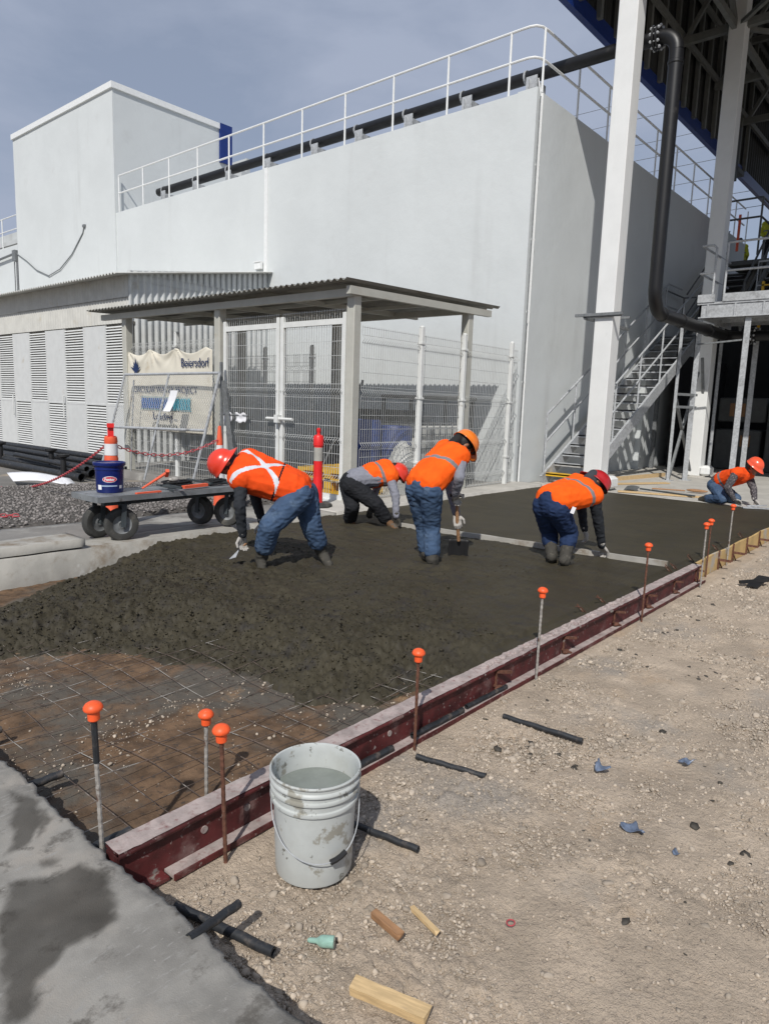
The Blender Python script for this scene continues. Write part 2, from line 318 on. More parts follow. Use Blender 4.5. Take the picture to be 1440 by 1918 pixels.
def worley(x, y, s):
    """nearest and second nearest feature distance, random value of the cell"""
    x = x/s; y = y/s; xi = np.floor(x).astype(int); yi = np.floor(y).astype(int)
    f1 = np.full(x.shape, 9.); f2 = np.full(x.shape, 9.); rv = np.zeros(x.shape)
    for i in (-1, 0, 1):
        for j in (-1, 0, 1):
            a, b = (xi+i) % 256, (yi+j) % 256; d = np.hypot(xi+i+_r2[0, a, b]-x, yi+j+_r2[1, a, b]-y)
            n = d < f1; f2 = np.where(n, f1, np.minimum(f2, d)); rv = np.where(n, _r2[2, a, b], rv); f1 = np.where(n, d, f1)
    return f1, f2, rv
def clods(x, y, s):
    f1, f2, rv = worley(x, y, s); e = np.clip((f2-f1)/.45, 0, 1); return (1-(1-e)**2)*(.25+.75*rv)
def gridmesh(xs, ys, Z):
    X, Y = np.meshgrid(xs, ys); V = np.stack([X, Y, Z], -1).reshape(-1, 3); nx = len(xs); ny = len(ys)
    i, j = np.meshgrid(np.arange(nx-1), np.arange(ny-1)); b = (j*nx+i).ravel()
    return V, np.stack([b, b+1, b+nx+1, b+nx], -1)
def sdpoly(X, Y, poly):
    """signed distance, positive inside"""
    d = np.full(X.shape, 1e9); ins = np.zeros(X.shape, bool); n = len(poly)
    for i in range(n):
        x0, y0 = poly[i]; x1, y1 = poly[(i+1) % n]
        ex, ey = x1-x0, y1-y0; t = np.clip(((X-x0)*ex+(Y-y0)*ey)/(ex*ex+ey*ey), 0, 1)
        d = np.minimum(d, np.hypot(X-x0-t*ex, Y-y0-t*ey))
        c = ((y0 > Y) != (y1 > Y)) & (X < (x1-x0)*(Y-y0)/((y1-y0) if y1 != y0 else 1e-9)+x0); ins ^= c
    return np.where(ins, d, -d)
def sstep(t): t = np.clip(t, 0, 1); return t*t*(3-2*t)
def text_mesh(name, txt, size, mat, parent, T, depth=.002, shear=0, fn=None, bold=0.0, width=None):
    c = bpy.data.curves.new('txt', 'FONT'); c.body = txt; c.size = size; c.extrude = depth; c.shear = shear; c.offset = bold; c.align_x = 'CENTER'
    o = bpy.data.objects.new('txt', c); COL.objects.link(o)
    dg = bpy.context.evaluated_depsgraph_get(); me = bpy.data.meshes.new_from_object(o.evaluated_get(dg)); bpy.data.objects.remove(o)
    if width:
        xs = [v.co.x for v in me.vertices]; k = width/(max(xs)-min(xs)); me.transform(Matrix.Diagonal((k, 1, 1, 1)))
    me.transform(T)
    if fn:
        for v in me.vertices: v.co = fn(v.co)
    me.materials.clear(); me.materials.append(M[mat]); me.name = name
    q = bpy.data.objects.new(name, me); COL.objects.link(q); q.parent = parent; return q

# ================================================================ SETTING: ground sheets
def vary(lo, hi, step, grow=1.0, mx_=1e9):
    xs = [lo]
    while xs[-1] < hi: xs.append(min(hi, xs[-1]+step)); step = min(mx_, step*grow)
    return np.array(xs)
o = MB().add([(-300, -300, -.10), (400, -300, -.10), (400, 400, -.10), (-300, 400, -.10)], [(0, 1, 2, 3)]).build('ground', 'asph'); struct(o)
# tan gravel ground right of the form
clus = lambda x, y: np.clip(.62+1.5*fbm(x+4, y-7, .7, 3)+1.1*fbm(x, y, .22, 2)+.5*np.exp(-((x-2.45)**2+(y-1.45)**2)/.12)+.35*np.exp(-((x-1.75)/.5)**2-((y-1.35)/.35)**2)-.5*np.exp(-((x-1.9)**2+(y-1.0)**2)/.03), .07, 1)
xs = vary(.9, 40, .0085, 1.0048, 1.0); ys = -vary(-1.95, 30, .0095, 1.0065, 1.5)[::-1]
X, Y = np.meshgrid(xs, ys)
near = np.clip(1.5-np.hypot(X-1, Y-1.5)/7, 0.15, 1)
Zg = fbm(X, Y, .9, 3)*.02+near*(fbm(X, Y, .16, 4, .6)*.014+billow(X+9, Y, .045, 3)*.007*np.clip(clus(X, Y)*1.6, 0, 1))
cl_ = np.clip(clus(X, Y)*1.7-.25, 0, 1)*near; wx_ = X+.012*fbm(X, Y, .04, 2); wy_ = Y+.012*fbm(X+5, Y, .04, 2)
Zg += cl_*(.017*clods(wx_, wy_, .042)*np.clip(.5+2.2*fbm(X-6, Y, .35, 3), 0, 1)+.010*clods(wx_+3, wy_, .023)+.004*clods(wx_, wy_+5, .012))-.010*cl_
Zg += -.012
Zg = np.where(Y > 1.80, Zg*.4, Zg)
struct(np_mesh('gravel_ground', *gridmesh(xs, ys, Zg), 'dirt', True))
def ground_z(x, y): 
    x = np.asarray(x, float); y = np.asarray(y, float); nr = np.clip(1.5-np.hypot(x-1, y-1.5)/7, 0.15, 1)
    return fbm(x, y, .9, 3)*.02+nr*(fbm(x, y, .16, 4, .6)*.014)-.011
# loose stones: irregular convex lumps
def ico():
    b = bmesh.new(); bmesh.ops.create_icosphere(b, subdivisions=1, radius=1); V = np.array([v.co[:] for v in b.verts]); F = np.array([[v.index for v in f.verts] for f in b.faces]); b.free(); return V, F
IV, IF = ico()
def ico2():
    b = bmesh.new(); bmesh.ops.create_icosphere(b, subdivisions=2, radius=1); V = np.array([v.co[:] for v in b.verts]); F = np.array([[v.index for v in f.verts] for f in b.faces]); b.free(); return V, F
IV2, IF2 = ico2()
def stones(name, xs, ys, zs, sz, mat, flat=.62, seed=1, sub=False, lo=.55, emb=.18):
    rs = np.random.RandomState(seed); n = len(xs); IV, IF = (IV2, IF2) if sub else (globals()['IV'], globals()['IF']); nv = len(IV)
    P = np.repeat(IV[None], n, 0)
    pn = rs.normal(size=(n, 9, 3)); pn /= np.linalg.norm(pn, axis=-1, keepdims=True); ph = rs.uniform(lo, .95, (n, 9))
    rr_ = np.full((n, nv), 1.15)
    for k in range(9):
        d_ = (P*pn[:, None, k]).sum(-1); rr_ = np.minimum(rr_, np.where(d_ > .05, ph[:, k, None]/np.maximum(d_, .05), 9))
    P = P*rr_[..., None]*(1+rs.uniform(-.05, .05, (n, nv, 1)))
    P *= np.stack([rs.uniform(.7, 1.25, n), rs.uniform(.6, 1.1, n), rs.uniform(.5, .95, n)*flat/.62], -1)[:, None]
    a = rs.uniform(0, 2*pi, n); b = rs.uniform(-.5, .5, n)
    ca, sa, cb, sb = np.cos(a), np.sin(a), np.cos(b), np.sin(b)
    x = P[..., 0]; y = P[..., 1]; z = P[..., 2]; x, z = x*cb[:, None]-z*sb[:, None], x*sb[:, None]+z*cb[:, None]
    x, y = x*ca[:, None]-y*sa[:, None], x*sa[:, None]+y*ca[:, None]
    s_ = sz[:, None]; V = np.stack([x*s_+xs[:, None], y*s_+ys[:, None], z*s_+(zs+sz*emb)[:, None]], -1).reshape(-1, 3)
    F = (IF[None]+(np.arange(n)*nv)[:, None, None]).reshape(-1, 3)
    return tag(np_mesh(name, V, F, mat), kind='stuff')
rs = np.random.RandomState(5)
def scatter(n, x0, x1, y0, y1, dens, seed=0, pw=1.0):
    r = np.random.RandomState(seed); x = x0+(x1-x0)*r.rand(n*4)**pw; y = y0+(y1-y0)*r.rand(n*4); k = r.rand(n*4) < dens(x, y); return x[k][:n], y[k][:n]
gx, gy = scatter(110000, .98, 6.5, -2.2, 1.84, clus, 2, 1.35)
gs = .0022+.0026*np.random.RandomState(8).pareto(2.6, len(gx)); gs = np.clip(gs, .002, .010)*(0.75+.12*gx)
stones('loose_grit', gx, gy, ground_z(gx, gy)-.0005, gs, 'stone', seed=4)
gx, gy = scatter(24000, .98, 12.0, -3.4, 1.82, lambda x, y: clus(x, y)**1.5, 3, 1.3)
gs = .0062+.0060*np.random.RandomState(9).pareto(2.8, len(gx)); gs = np.clip(gs, .006, .024)*(0.7+.07*gx)
stones('loose_stones', gx, gy, ground_z(gx, gy)-.001, gs, 'stone', seed=5, sub=True, lo=.42, emb=-.02)
# large single stones near the camera are still loose gravel
# old concrete pavement, lower left, broken edge along x ~ 0.99
ys = np.arange(-2, 6.0, .012); ncol = 150
edge = .990+.020*fbm(ys*0+1.3, ys, .06, 4, .7)+.014*fbm(ys*0+5, ys, .4, 2)
us = np.linspace(0, 1, ncol)**.42
Xp = -4+(edge[:, None]+4)*us[None]; Yp = np.repeat(ys[:, None], ncol, 1)
Zp = .160+.004*fbm(Xp, Yp, .5, 3)+.0016*fbm(Xp, Yp, .03, 2)-.010*sstep((Xp-edge[:, None]+.03+.03*fbm(Xp, Yp, .07, 3))/.035)
V = np.stack([Xp, Yp, Zp], -1).reshape(-1, 3); ny = len(ys)
i, j = np.meshgrid(np.arange(ncol-1), np.arange(ny-1)); b = (j*ncol+i).ravel(); F = np.stack([b, b+1, b+ncol+1, b+ncol], -1)
e2 = edge-.012+.010*fbm(ys, ys*0+2, .04, 2); V2 = np.stack([e2, ys, np.full(ny, -.09)], -1); k0 = len(V); V = np.vstack([V, V2])
jj = np.arange(ny-1); F = np.vstack([F, np.stack([jj*ncol+ncol-1, k0+jj, k0+jj+1, (jj+1)*ncol+ncol-1], -1)])
opv = struct(np_mesh('old_pavement', V, F, 'conc_old', False))
STN = [[(0.893, 2.561), (0.937, 2.439), (0.895, 2.252), (0.841, 2.163), (0.75, 2.181)], [(0.814, 1.968), (0.902, 1.964), (0.945, 1.863), (0.905, 1.704), (0.816, 1.634), (0.713, 1.663), (0.663, 1.627), (0.622, 1.61), (0.597, 1.535), (0.544, 1.511), (0.512, 1.546), (0.702, 2.052)], [(0.814, 2.068), (0.846, 2.06), (0.863, 2.024), (0.838, 2.005), (0.808, 2.027)], [(0.936, 2.392), (0.906, 2.177), (0.882, 2.161), (0.89, 2.324)]]
dn = .035*fbm(Xp, Yp, .12, 4, .65)+.03*fbm(Xp+9, Yp, .35, 2); st = np.zeros(Xp.shape)
for P_ in STN: st = np.maximum(st, sstep((sdpoly(Xp+dn, Yp-dn, P_)+.012)/.030))
st *= .80+.25*fbm(Xp, Yp, .15, 3); st = np.maximum(st, .45*sstep((fbm(Xp+3, Yp+8, .5, 4, .6)-.22)/.12))
at = opv.data.attributes.new('stain', 'FLOAT', 'POINT'); at.data.foreach_set('value', np.concatenate([np.clip(st, 0, 1).ravel(), np.zeros(len(V2))]).astype(np.float32))
# brown subgrade inside the form
xs = np.arange(.93, 4.0, .014); ys = np.arange(1.97, 5.9, .016); X, Y = np.meshgrid(xs, ys)
Zs = .004+fbm(X, Y, .5, 3)*.022+fbm(X, Y, .12, 4, .6)*.016+.05*sstep((1.12-X)/.12)*0
struct(np_mesh('subgrade', *gridmesh(xs, ys, Zs), 'soil', True))
sx, sy = scatter(2600, 1.0, 3.2, 2.05, 4.9, lambda x, y: np.clip(.15+2.2*fbm(x, y+3, .5, 3), .03, 1), 9)
stones('pebbles_in_subgrade', sx, sy, .006+fbm(sx, sy, .5, 3)*.022+fbm(sx, sy, .12, 4, .6)*.016, np.clip(.0028+.003*rs.pareto(2.4, len(sx)), .0025, .013), 'stone', seed=6)
# fresh concrete: lumpy heap, then struck-off smooth slab
POLY = [(.5, 5.8), (.5, 4.65), (1.5, 4.32), (1.75, 4.2), (1.95, 4.02), (2.12, 3.85), (2.2, 3.6), (2.36, 3.42), (2.36, 3.1), (2.46, 2.85), (2.42, 2.6), (2.56, 2.42), (2.66, 2.28), (2.95, 2.25), (3.05, 1.99), (3.2, 1.0), (13.2, 1.0), (13.2, 7.4), (3.3, 7.4), (2.9, 5.92), (2.45, 5.72), (2.2, 5.50), (1.9, 5.30), (1.5, 5.34), (1.2, 5.6)]
xs = vary(.98, 12.2, .0125, 1.0022, .05); ys = np.arange(1.99, 6.3, .0135); X, Y = np.meshgrid(xs, ys)
Xj = X+.12*fbm(X, Y+20, .3, 4, .6); Yj = Y+.10*fbm(X+20, Y, .3, 4, .6)
sdv = sdpoly(Xj, Yj, POLY); sdr = sdpoly(X, Y, POLY)
scr = 6.66-.107*(Y-2.03)                      # line of the screed board
smooth = sstep((X-scr+.03)/.05)
band = sstep((X-3.3-.55*np.abs(Y-2.2))/1.2)*sstep((3.2-Y)/.9)   # trowelled band along the form
rough = (1-smooth)*(1-.80*band)*(1-.62*sstep((X-3.6)/2.2))
prof = sstep(sdv/.75)**.8
H = .020+.125*prof+.02*prof*(1-smooth)+(1-smooth)*(1-band)*prof*.045*fbm(X, Y, .9, 3)
crumb = .45+.55*sstep((4.3-X+.5*fbm(X, Y, .7, 2))/1.6)
wx = X+.03*fbm(X, Y, .08, 3); wy = Y+.03*fbm(X+7, Y, .08, 3)
H += rough*crumb*(.020*clods(wx, wy, .05)*np.clip(.6+1.6*fbm(X, Y, .4, 2), 0, 1)+.012*clods(wx+2, wy, .028)-.012)*sstep(sdv/.10+.3)
H += rough*crumb*(.036*fbm(X, Y, .17, 4, .66)+.024*(billow(wx, wy, .05, 2)-.3)+.020*(billow(wx+4, wy-2, .028, 2)-.3)+.012*fbm(X+3, Y, .026, 2))*sstep(sdv/.10+.3)
H += (1-smooth)*(1-band)*.018*billow(X*.9+Y*.5, (Y-X*.5)*.35, .20, 2)*prof*sstep((X-3.0)/1.5)
H += (1-smooth)*.004*fbm(X*.25, Y*3, .12, 3)
H = np.where(smooth > 0, H*(1-smooth)+smooth*(.157+.003*fbm(X, Y*.25, .12, 3)+.002*fbm(X*.3, Y, .25, 3)), H)
# footprints pressed round the boots
for fx, fy, rr in ((3.86, 4.55, .16), (4.40, 4.46, .16), (5.0, 3.7, .17), (6.0, 2.92, .15), (6.1, 5.35, .16), (5.92, 5.5, .14), (6.05, 3.05, .14)):
    dd = np.hypot(X-fx, Y-fy); H -= .012*np.exp(-(dd/rr)**2)*(1-smooth); H += .022*np.exp(-((dd-rr*1.25)/.05)**2)*(1-smooth)*rough
dd = np.abs(Y-1.99); H = np.where((dd < .10) & (X > 3.1), np.minimum(H, .150), H)
H = np.where((sdr < .02) & (X < 2.9) & (Y > 5.0), H, H)
H = np.where(sdv < 0, -.03+np.maximum(sdv, -.03)*1.0+.03*np.exp(sdv/.02), H); H = np.where(sdv < -.02, -.06, H)
Vw, Fw = gridmesh(xs, ys, H)
keep = (Vw[Fw, 2] > -.055).any(1)
struct(np_mesh('wet_concrete', Vw, Fw[keep], 'wet', True))
kx, ky = scatter(14000, 1.2, 6.0, 2.2, 5.85, lambda x, y: (sdpoly(x, y, POLY) > .04)*np.clip(.10+1.1*sstep((4.0-x)/1.6)+.8*fbm(x, y, .5, 3), .02, 1)*(1-.9*sstep((x-3.3-.55*np.abs(y-2.2))/1.2)*sstep((3.2-y)/.9)), 44)
ki = np.clip(np.searchsorted(xs, kx), 0, len(xs)-1); kj = np.clip(np.searchsorted(ys, ky), 0, len(ys)-1)
stones('concrete_clods', kx, ky, H[kj, ki]-.002, np.clip(.0035+.0040*np.random.RandomState(6).pareto(3.0, len(kx)), .004, .015), 'wet', seed=15, lo=.65)
# thin slurry patches and spattered crumbs on the tan ground
cx_, cy_ = scatter(900, 2.0, 9.0, .2, 1.82, lambda x, y: np.clip(-.05+2.4*fbm(x-3, y, .5, 3)+.5*(y-1.1)+.12*(x-3), .01, 1), 19)
stones('concrete_crumbs', cx_, cy_, ground_z(cx_, cy_)-.003, np.clip(.004+.005*rs.pareto(2.3, len(cx_)), .003, .026), 'dribble', flat=.25, seed=12)
# curb along the far side, walkway, gravel bed, yard
def skin_slab(name, x0, x1, y0, y1, z, mat, bottom=-.09, step=.05, amp=.003, jit=.004, smooth=False):
    xs = np.linspace(x0, x1, max(2, int((x1-x0)/step))); ys = np.linspace(y0, y1, max(2, int((y1-y0)/step)))
    X, Y = np.meshgrid(xs, ys); Z = z+amp*fbm(X, Y, .3, 3); Y = Y.copy(); X = X.copy()
    Y[0] += jit*fbm(xs, xs*0+z, .12, 3); Y[-1] += jit*fbm(xs, xs*0+z+3, .12, 3); X[:, 0] += jit*fbm(ys, ys*0, .12, 3); X[:, -1] += jit*fbm(ys, ys*0+7, .12, 3)
    ny, nx = X.shape; V = np.stack([X, Y, Z], -1).reshape(-1, 3)
    i, j = np.meshgrid(np.arange(nx-1), np.arange(ny-1)); b = (j*nx+i).ravel(); F = np.stack([b, b+1, b+nx+1, b+nx], -1)
    ring = [i for i in range(nx)]+[j*nx+nx-1 for j in range(1, ny)]+[(ny-1)*nx+i for i in range(nx-2, -1, -1)]+[j*nx for j in range(ny-2, 0, -1)]
    k = len(V); V2 = V[ring].copy(); V2[:, 2] = bottom; V = np.vstack([V, V2]); m = len(ring); q = np.arange(m)
    F = np.vstack([F, np.stack([np.array(ring)[(q+1) % m], np.array(ring)[q], k+q, k+(q+1) % m], -1)])
    return np_mesh(name, V, F, mat, smooth)
def slope(o, dy=.33):
    n = len(o.data.vertices); co = np.empty(n*3); o.data.vertices.foreach_get('co', co); co = co.reshape(-1, 3)
    k = np.clip((co[:, 0]-2.2)/3.4, 0, 1); co[:, 1] += k*dy*np.clip((7.2-co[:, 1])/.9, 0, 1); co[:, 2] -= k*.052*(co[:, 2] > .1); o.data.vertices.foreach_set('co', co.ravel()); o.data.update(); return o
struct(slope(skin_slab('kerb', -5, 6.32, 5.87, 6.24, .252, 'curb', jit=.012)))
struct(slope(skin_slab('walkway', -5, 6.9, 6.244, 7.35, .240, 'walk', step=.1)))
b_ = tag(skin_slab('raised_kerb_block', -.6, 2.88, 5.93, 6.30, .335, 'curb', bottom=.262, jit=.010), 'pale concrete kerb block lying on top of the left end of the curb', 'kerb block')
struct(skin_slab('fence_footing', 6.34, 11.95, 6.25, 7.05, .205, 'floor', jit=.03, step=.06))
struct(skin_slab('canopy_floor', 6.95, 11.80, 7.06, 14.1, .150, 'walk', step=.2))
struct(skin_slab('concrete_floor', 12.16, 40, -14, 6.80, .152, 'floor', step=.15, jit=.03))
xs = vary(-6, 6.93, .06); ys = np.arange(7.36, 12.6, .06); X, Y = np.meshgrid(xs, ys)
edge = sstep((12.3-.25*(X-2)-Y)/1.2)*sstep((Y-7.30)/.15)
Zb = -.02+edge*(.255+.05*fbm(X, Y, .8, 3))
tag(np_mesh('gravel_bed', *gridmesh(xs, ys, Zb), 'gbed', True), kind='stuff')
bx_, by_ = scatter(17000, -1.5, 6.9, 7.38, 12.2, lambda x, y: ((12.2-.25*(x-2)-y > .1) & (x*1.55 > y-9.6-1.6)).astype(float), 31)
e_ = sstep((12.3-.25*(bx_-2)-by_)/1.2)*sstep((by_-7.30)/.15)
stones('crushed_stone', bx_, by_, -.02+e_*(.255+.05*fbm(bx_, by_, .8, 3)), np.random.RandomState(3).uniform(.010, .026, len(bx_)), 'gstone', seed=21)
struct(skin_slab('yard_asphalt', -40, 11.8, 10.5, 60, .02, 'asph', step=.6))

# ================================================================ welded wire mesh in the pour
m = MB()
rr = random.Random(4)
def wz(x, y): return .030+.018*math.sin(x*3.1+y*1.7)+.014*math.sin(y*5.3+x)
for k in range(20):
    x = 1.03+.15*k; 
    if x > 3.2: break
    m.tube([(x+.008*math.sin(i*1.1+k), 2.02+i*.13, wz(x, 2.02+i*.13)) for i in range(26)], .0019, 5)
for k in range(25):
    y = 2.10+.15*k
    if y > 5.2: break
    m.tube([(1.0+i*.13, y+.010*math.sin(i*.9+k*2), wz(1.0+i*.13, y)+.004) for i in range(19)], .0019, 5)
tag(m.build('wire_mesh', 'wire', loc=(1, 2, 0)), 'rusty welded wire reinforcing mesh lying over the brown soil in the pour', 'reinforcing mesh')

# ================================================================ formwork
t = thing('steel_form', 'red oxide steel form caked with cement along the right side of the pour', 'form', (1.0, 1.95, 0))
m = MB(); x0, x1 = 1.0, 7.02
m.bar((x0, 1.930, .080), (x1, 1.930, .080), .012, .146)
m.build('web', 'redsteel', t)
m = MB()
N_ = 240
def cb(u, v):
    x = x0+(x1-x0)*u; y = 1.905+.088*v; q = .164+.0035*float(fbm(np.array(x), np.array(y), .05, 2)) ; return (x, y, q)
m.grid(cb, N_, 4)
for k in range(N_):      # lip hanging from the outer edge
    a = x0+(x1-x0)*k/N_; b = x0+(x1-x0)*(k+1)/N_
m.mi = 1; m.tube([(x0, 1.911, .151), (x1, 1.911, .151)], .0105, 10); m.box((x0, 1.910, .150), (x1, 1.990, .1590))
m.mi = 0; rk = random.Random(9)
for k in range(150):
    x = 3.2+2.2*rk.random()**1.2; y = 1.955+.035*(rk.random()-.4); a = .012+.022*rk.random(); m.ellip((x, y, .166), ((a, 0, 0), (0, a*.6, 0), (0, 0, .006+.008*rk.random())), 7)
m.build('top_flange', ['redtop', 'redsteel'], t)
m = MB(); m.box((x0+.17, 1.866, .006), (x1, 1.923, .016)); m.mi = 1; m.box((x0+.17, 1.859, .001), (x1, 1.866, .022)); m.build('bottom_flange', ['redtop', 'redsteel'], t)
m = MB(); m.bar((x0, 1.945, .148), (x0, 1.945, .01), .008, .07, (0, 1, 0)); m.bar((x0+.02, 1.90, .010), (x0+.16, 1.90, .010), .05, .012); m.build('end_plate', 'redsteel', t)
for x in (3.28, 4.12, 4.95, 5.62, 6.28, 6.9):
    m = MB(); m.bar((x, 1.918, .148), (x, 1.918, .02), .010, .010); m.bar((x-.004, 1.917, .128), (x+.09, 1.875, .112), .016, .016); m.bar((x-.02, 1.917, .05), (x+.04, 1.88, .02), .014, .014); m.ellip((x+.01, 1.905, .03), ((.035, 0, 0), (0, .02, 0), (0, 0, .016)))
    m.build('stake_pocket', 'rust', t)
for x in (1.33, 1.52, 2.35):
    m = MB(); m.lathe([(.014, -.002), (.014, .002)], (x, 1.922, .085), 14, up=(0, -1, 0)); m.build('bolt_hole', 'redtop', t)
t = thing('plywood_form', 'yellow plywood form board with bent wire ties at the right end of the pour', 'form', (7.03, 1.95, 0))
m = MB(); xs_ = np.linspace(7.03, 12.15, 60)
for a, b in zip(xs_[:-1], xs_[1:]):
    za = .176+.006*math.sin(a*6); zb = .176+.006*math.sin(b*6)
    m.add([(a, 1.955, -.02), (b, 1.955, -.02), (b, 1.955, zb), (a, 1.955, za), (a, 1.980, -.02), (b, 1.980, -.02), (b, 1.980, zb), (a, 1.980, za)], [(0, 1, 2, 3), (3, 2, 6, 7), (5, 4, 7, 6)])
m.build('board', 'ply', t)
for x in (7.75, 8.3, 8.9, 9.5):
    m = MB(); m.bar((x, 1.945, .20), (x, 1.945, -.02), .014, .014); m.bar((x, 1.94, .10), (x+.03, 1.83, .095), .03, .022); m.bar((x, 1.945, .09), (x+.10, 1.93, -.01), .010, .010)
    m.build('tie', 'rust', t)
TWL = ['bent tie wire in the slab just before the stake at the screed board', 'bent tie wire in the slab behind the end of the red form', 'bent tie wire beside the first stake of the touching pair', 'bent tie wire in the slab just past the touching pair of stakes', 'bent tie wire in the slab at the farthest stake on the plywood', 'farthest bent tie wire, near the right border', 'nearest bent tie wire, sticking up between the red form stakes']
for i, x in enumerate((5.05, 6.55, 6.7, 7.2, 8.05, 9.1, 4.7)):
    m = MB(); m.tube([(x, 2.03, .14), (x-.05, 2.05, .19), (x-.13, 2.06, .215+.02*(i % 2))], .004, 5); m.tube([(x, 2.05, .14), (x-.02, 2.10, .20)], .004, 5)
    tag(m.build('tie_wire', 'rust', loc=(x, 2.03, .14)), TWL[i], 'tie wire', 'tie wires along the form')

# ================================================================ rebar stakes with orange caps
def stake(rust, H):
    t = thing('rebar_stake', '-', 'stake')
    m = MB(); P = []; n = int(H/.012); m.tube([(0, 0, -.08+i*(H+.06)/n) for i in range(n+1)], [.0082 if i % 2 else .0070 for i in range(n+1)], 7)
    m.build('bar', rust, t, local=True)
    m = MB(); m.lathe([(.0135, H-.055), (.0185, H-.05), (.0195, H-.018), (.0205, H-.017), (.029, H-.017), (.031, H-.012), (.030, H-.006), (.024, H+.003), (.014, H+.009), (.004, H+.011)], n=24)
    m.build('cap', 'capo', t, smooth=True, local=True); return t
SG = 'capped rebar stakes round the form'
for (x, y, z, H, mt, lab, tilt) in (
    (1.015, 2.04, .05, .575, 'rebar', 'nearest tall capped stake, wrapped in black below its cap', (.0, -.03)),
    (1.52, 2.18, 0, .38, 'rebar', 'short grey capped stake standing inside the pour just behind the red form', (0, 0)),
    (1.35, 1.825, 0, .505, 'rust', 'rusty capped stake outside the red form, left of the white bucket', (0, -.035)),
    (2.43, 1.835, 0, .49, 'rust', 'rusty capped stake against the red form just behind the white bucket', (0, .005)),
    (3.62, 1.845, 0, .56, 'rebar', 'pale grey capped stake halfway along the red form', (0, .015)),
    (5.29, 1.835, 0, .61, 'rust', 'dark capped stake beside the right end of the screed board', (0, .01)),
    (6.77, 1.835, 0, .61, 'rebar', 'pale leaning capped stake at the joint of the red form and the plywood', (0, .01)),
    (7.27, 1.93, 0, .58, 'rust', 'rusty upright capped stake on the plywood, second of the touching pair', (0, 0)),
    (8.02, 1.93, 0, .66, 'rebar', 'farthest pale capped stake, right of the touching pair on the plywood', (0, .02))):
    t = stake(mt, H); t.location = (x, y, z); t.rotation_euler = (tilt[0], tilt[1], 0); t['label'] = lab; t['group'] = SG
    if lab.startswith('nearest'):
        m = MB(); m.tube([(0, 0, H-.20), (0, 0, H-.055)], .0105, 8); m.build('tape_wrap', 'hdpe', t, local=True)
# black foam/plastic dowel sleeves
DG = 'black plastic dowel sleeves'
def sleeve(p0, p1, r, lab, mat='hdpe'):
    p0 = Vector(p0); p1 = Vector(p1); c = (p0+p1)/2; n = 14; m = MB(); s_ = rr.random()*9
    pts = [p0.lerp(p1, i/n)+Vector((0, 0, .0016*math.sin(i*1.3+s_))) for i in range(n+1)]
    m.tube(pts, r, 12, caps=False); d = (p1-p0).normalized()
    for p, k in ((p0, -1), (p1, 1)):
        m.tube([p+d*k*.0002, p-d*k*.03], r*.72, 12, caps=False); 
        u = Vector((0, 0, 1)); v_ = d.cross(u).normalized(); u = v_.cross(d); ring = [p+(u*cos(2*pi*a/12)+v_*sin(2*pi*a/12))*q for q in (r, r*.72) for a in range(12)]
        m.add(ring, [(a, (a+1) % 12, 12+(a+1) % 12, 12+a) for a in range(12)])
    return tag(m.build('dowel_sleeve', mat, loc=c, smooth=True), lab, 'sleeve', DG)
sleeve((1.10, 1.745, .013), (1.185, 1.375, .013), .0155, 'black dowel sleeve on the dirt beside the pavement edge, under a crossing one')
sleeve((.955, 1.455, .155), (1.145, 1.485, .135), .0135, 'short black dowel sleeve propped over another and resting on the pavement edge')
sleeve((1.795, 1.67, .013), (1.85, 1.36, .013), .0125, 'black dowel sleeve lying right behind the white bucket')
sleeve((2.375, 1.78, .013), (2.45, 1.455, .013), .0135, 'black dowel sleeve on the dirt in front of the second rusty stake')
sleeve((3.02, 1.71, .014), (3.06, 1.29, .014), .0145, 'farthest black dowel sleeve lying loose on the dirt')
sleeve((1.95, 1.898, .032), (2.33, 1.888, .032), .015, 'black dowel sleeve in the red form channel, directly behind the bucket')
sleeve((2.49, 1.895, .032), (2.90, 1.885, .032), .015, 'black dowel sleeve in the red form channel just past the rusty stake')
sleeve((2.95, 1.895, .030), (3.34, 1.885, .030), .013, 'farthest black dowel sleeve inside the red form channel')
sleeve((.98, 2.66, .075), (1.16, 2.645, .085), .016, 'black dowel sleeve poking from the pavement edge above the brown soil')
sleeve((.97, 2.085, .10), (1.135, 2.075, .105), .016, 'black dowel sleeve poking from the pavement edge at the corner of the form')
sleeve((.97, 3.22, .08), (1.14, 3.21, .085), .016, 'black dowel sleeve poking from the pavement edge at the left border of the view')
# ---- litter and offcuts
def plank(name, p0, p1, w_, h_, mat, lab, tw=0):
    p0 = Vector(p0); p1 = Vector(p1); c = (p0+p1)/2; L = (p1-p0).length; m = MB(); n = 10; ww = [(.96+.03*math.sin(i*1.7))*(1-.25*(i/n) if name == 'wood_stake' else 1) for i in range(n+1)]
    rs_ = []
    for i in range(n+1):
        x = -L/2+L*i/n; a = w_/2*ww[i]; rs_ += [(x+(.01*rr.random() if i in (0, n) else 0), -a, -h_/2), (x, a, -h_/2), (x+(.008 if i == n else 0), a*.92, h_/2), (x, -a*.92, h_/2)]
    m.add(rs_, [(3, 2, 1, 0), (n*4, n*4+1, n*4+2, n*4+3)]+[(i*4+k, i*4+(k+1) % 4, (i+1)*4+(k+1) % 4, (i+1)*4+k) for i in range(n) for k in range(4)])
    o = m.build(name, mat); o.location = c; o.rotation_euler = (tw, 0, math.atan2(p1.y-p0.y, p1.x-p0.x)); return tag(o, lab, 'wood offcut', 'wood offcuts on the dirt')
plank('wood_offcut', (1.255, 1.125, .02), (1.315, .915, .02), .048, .026, 'wood', 'thick pale pine offcut at the bottom of the view', .12)
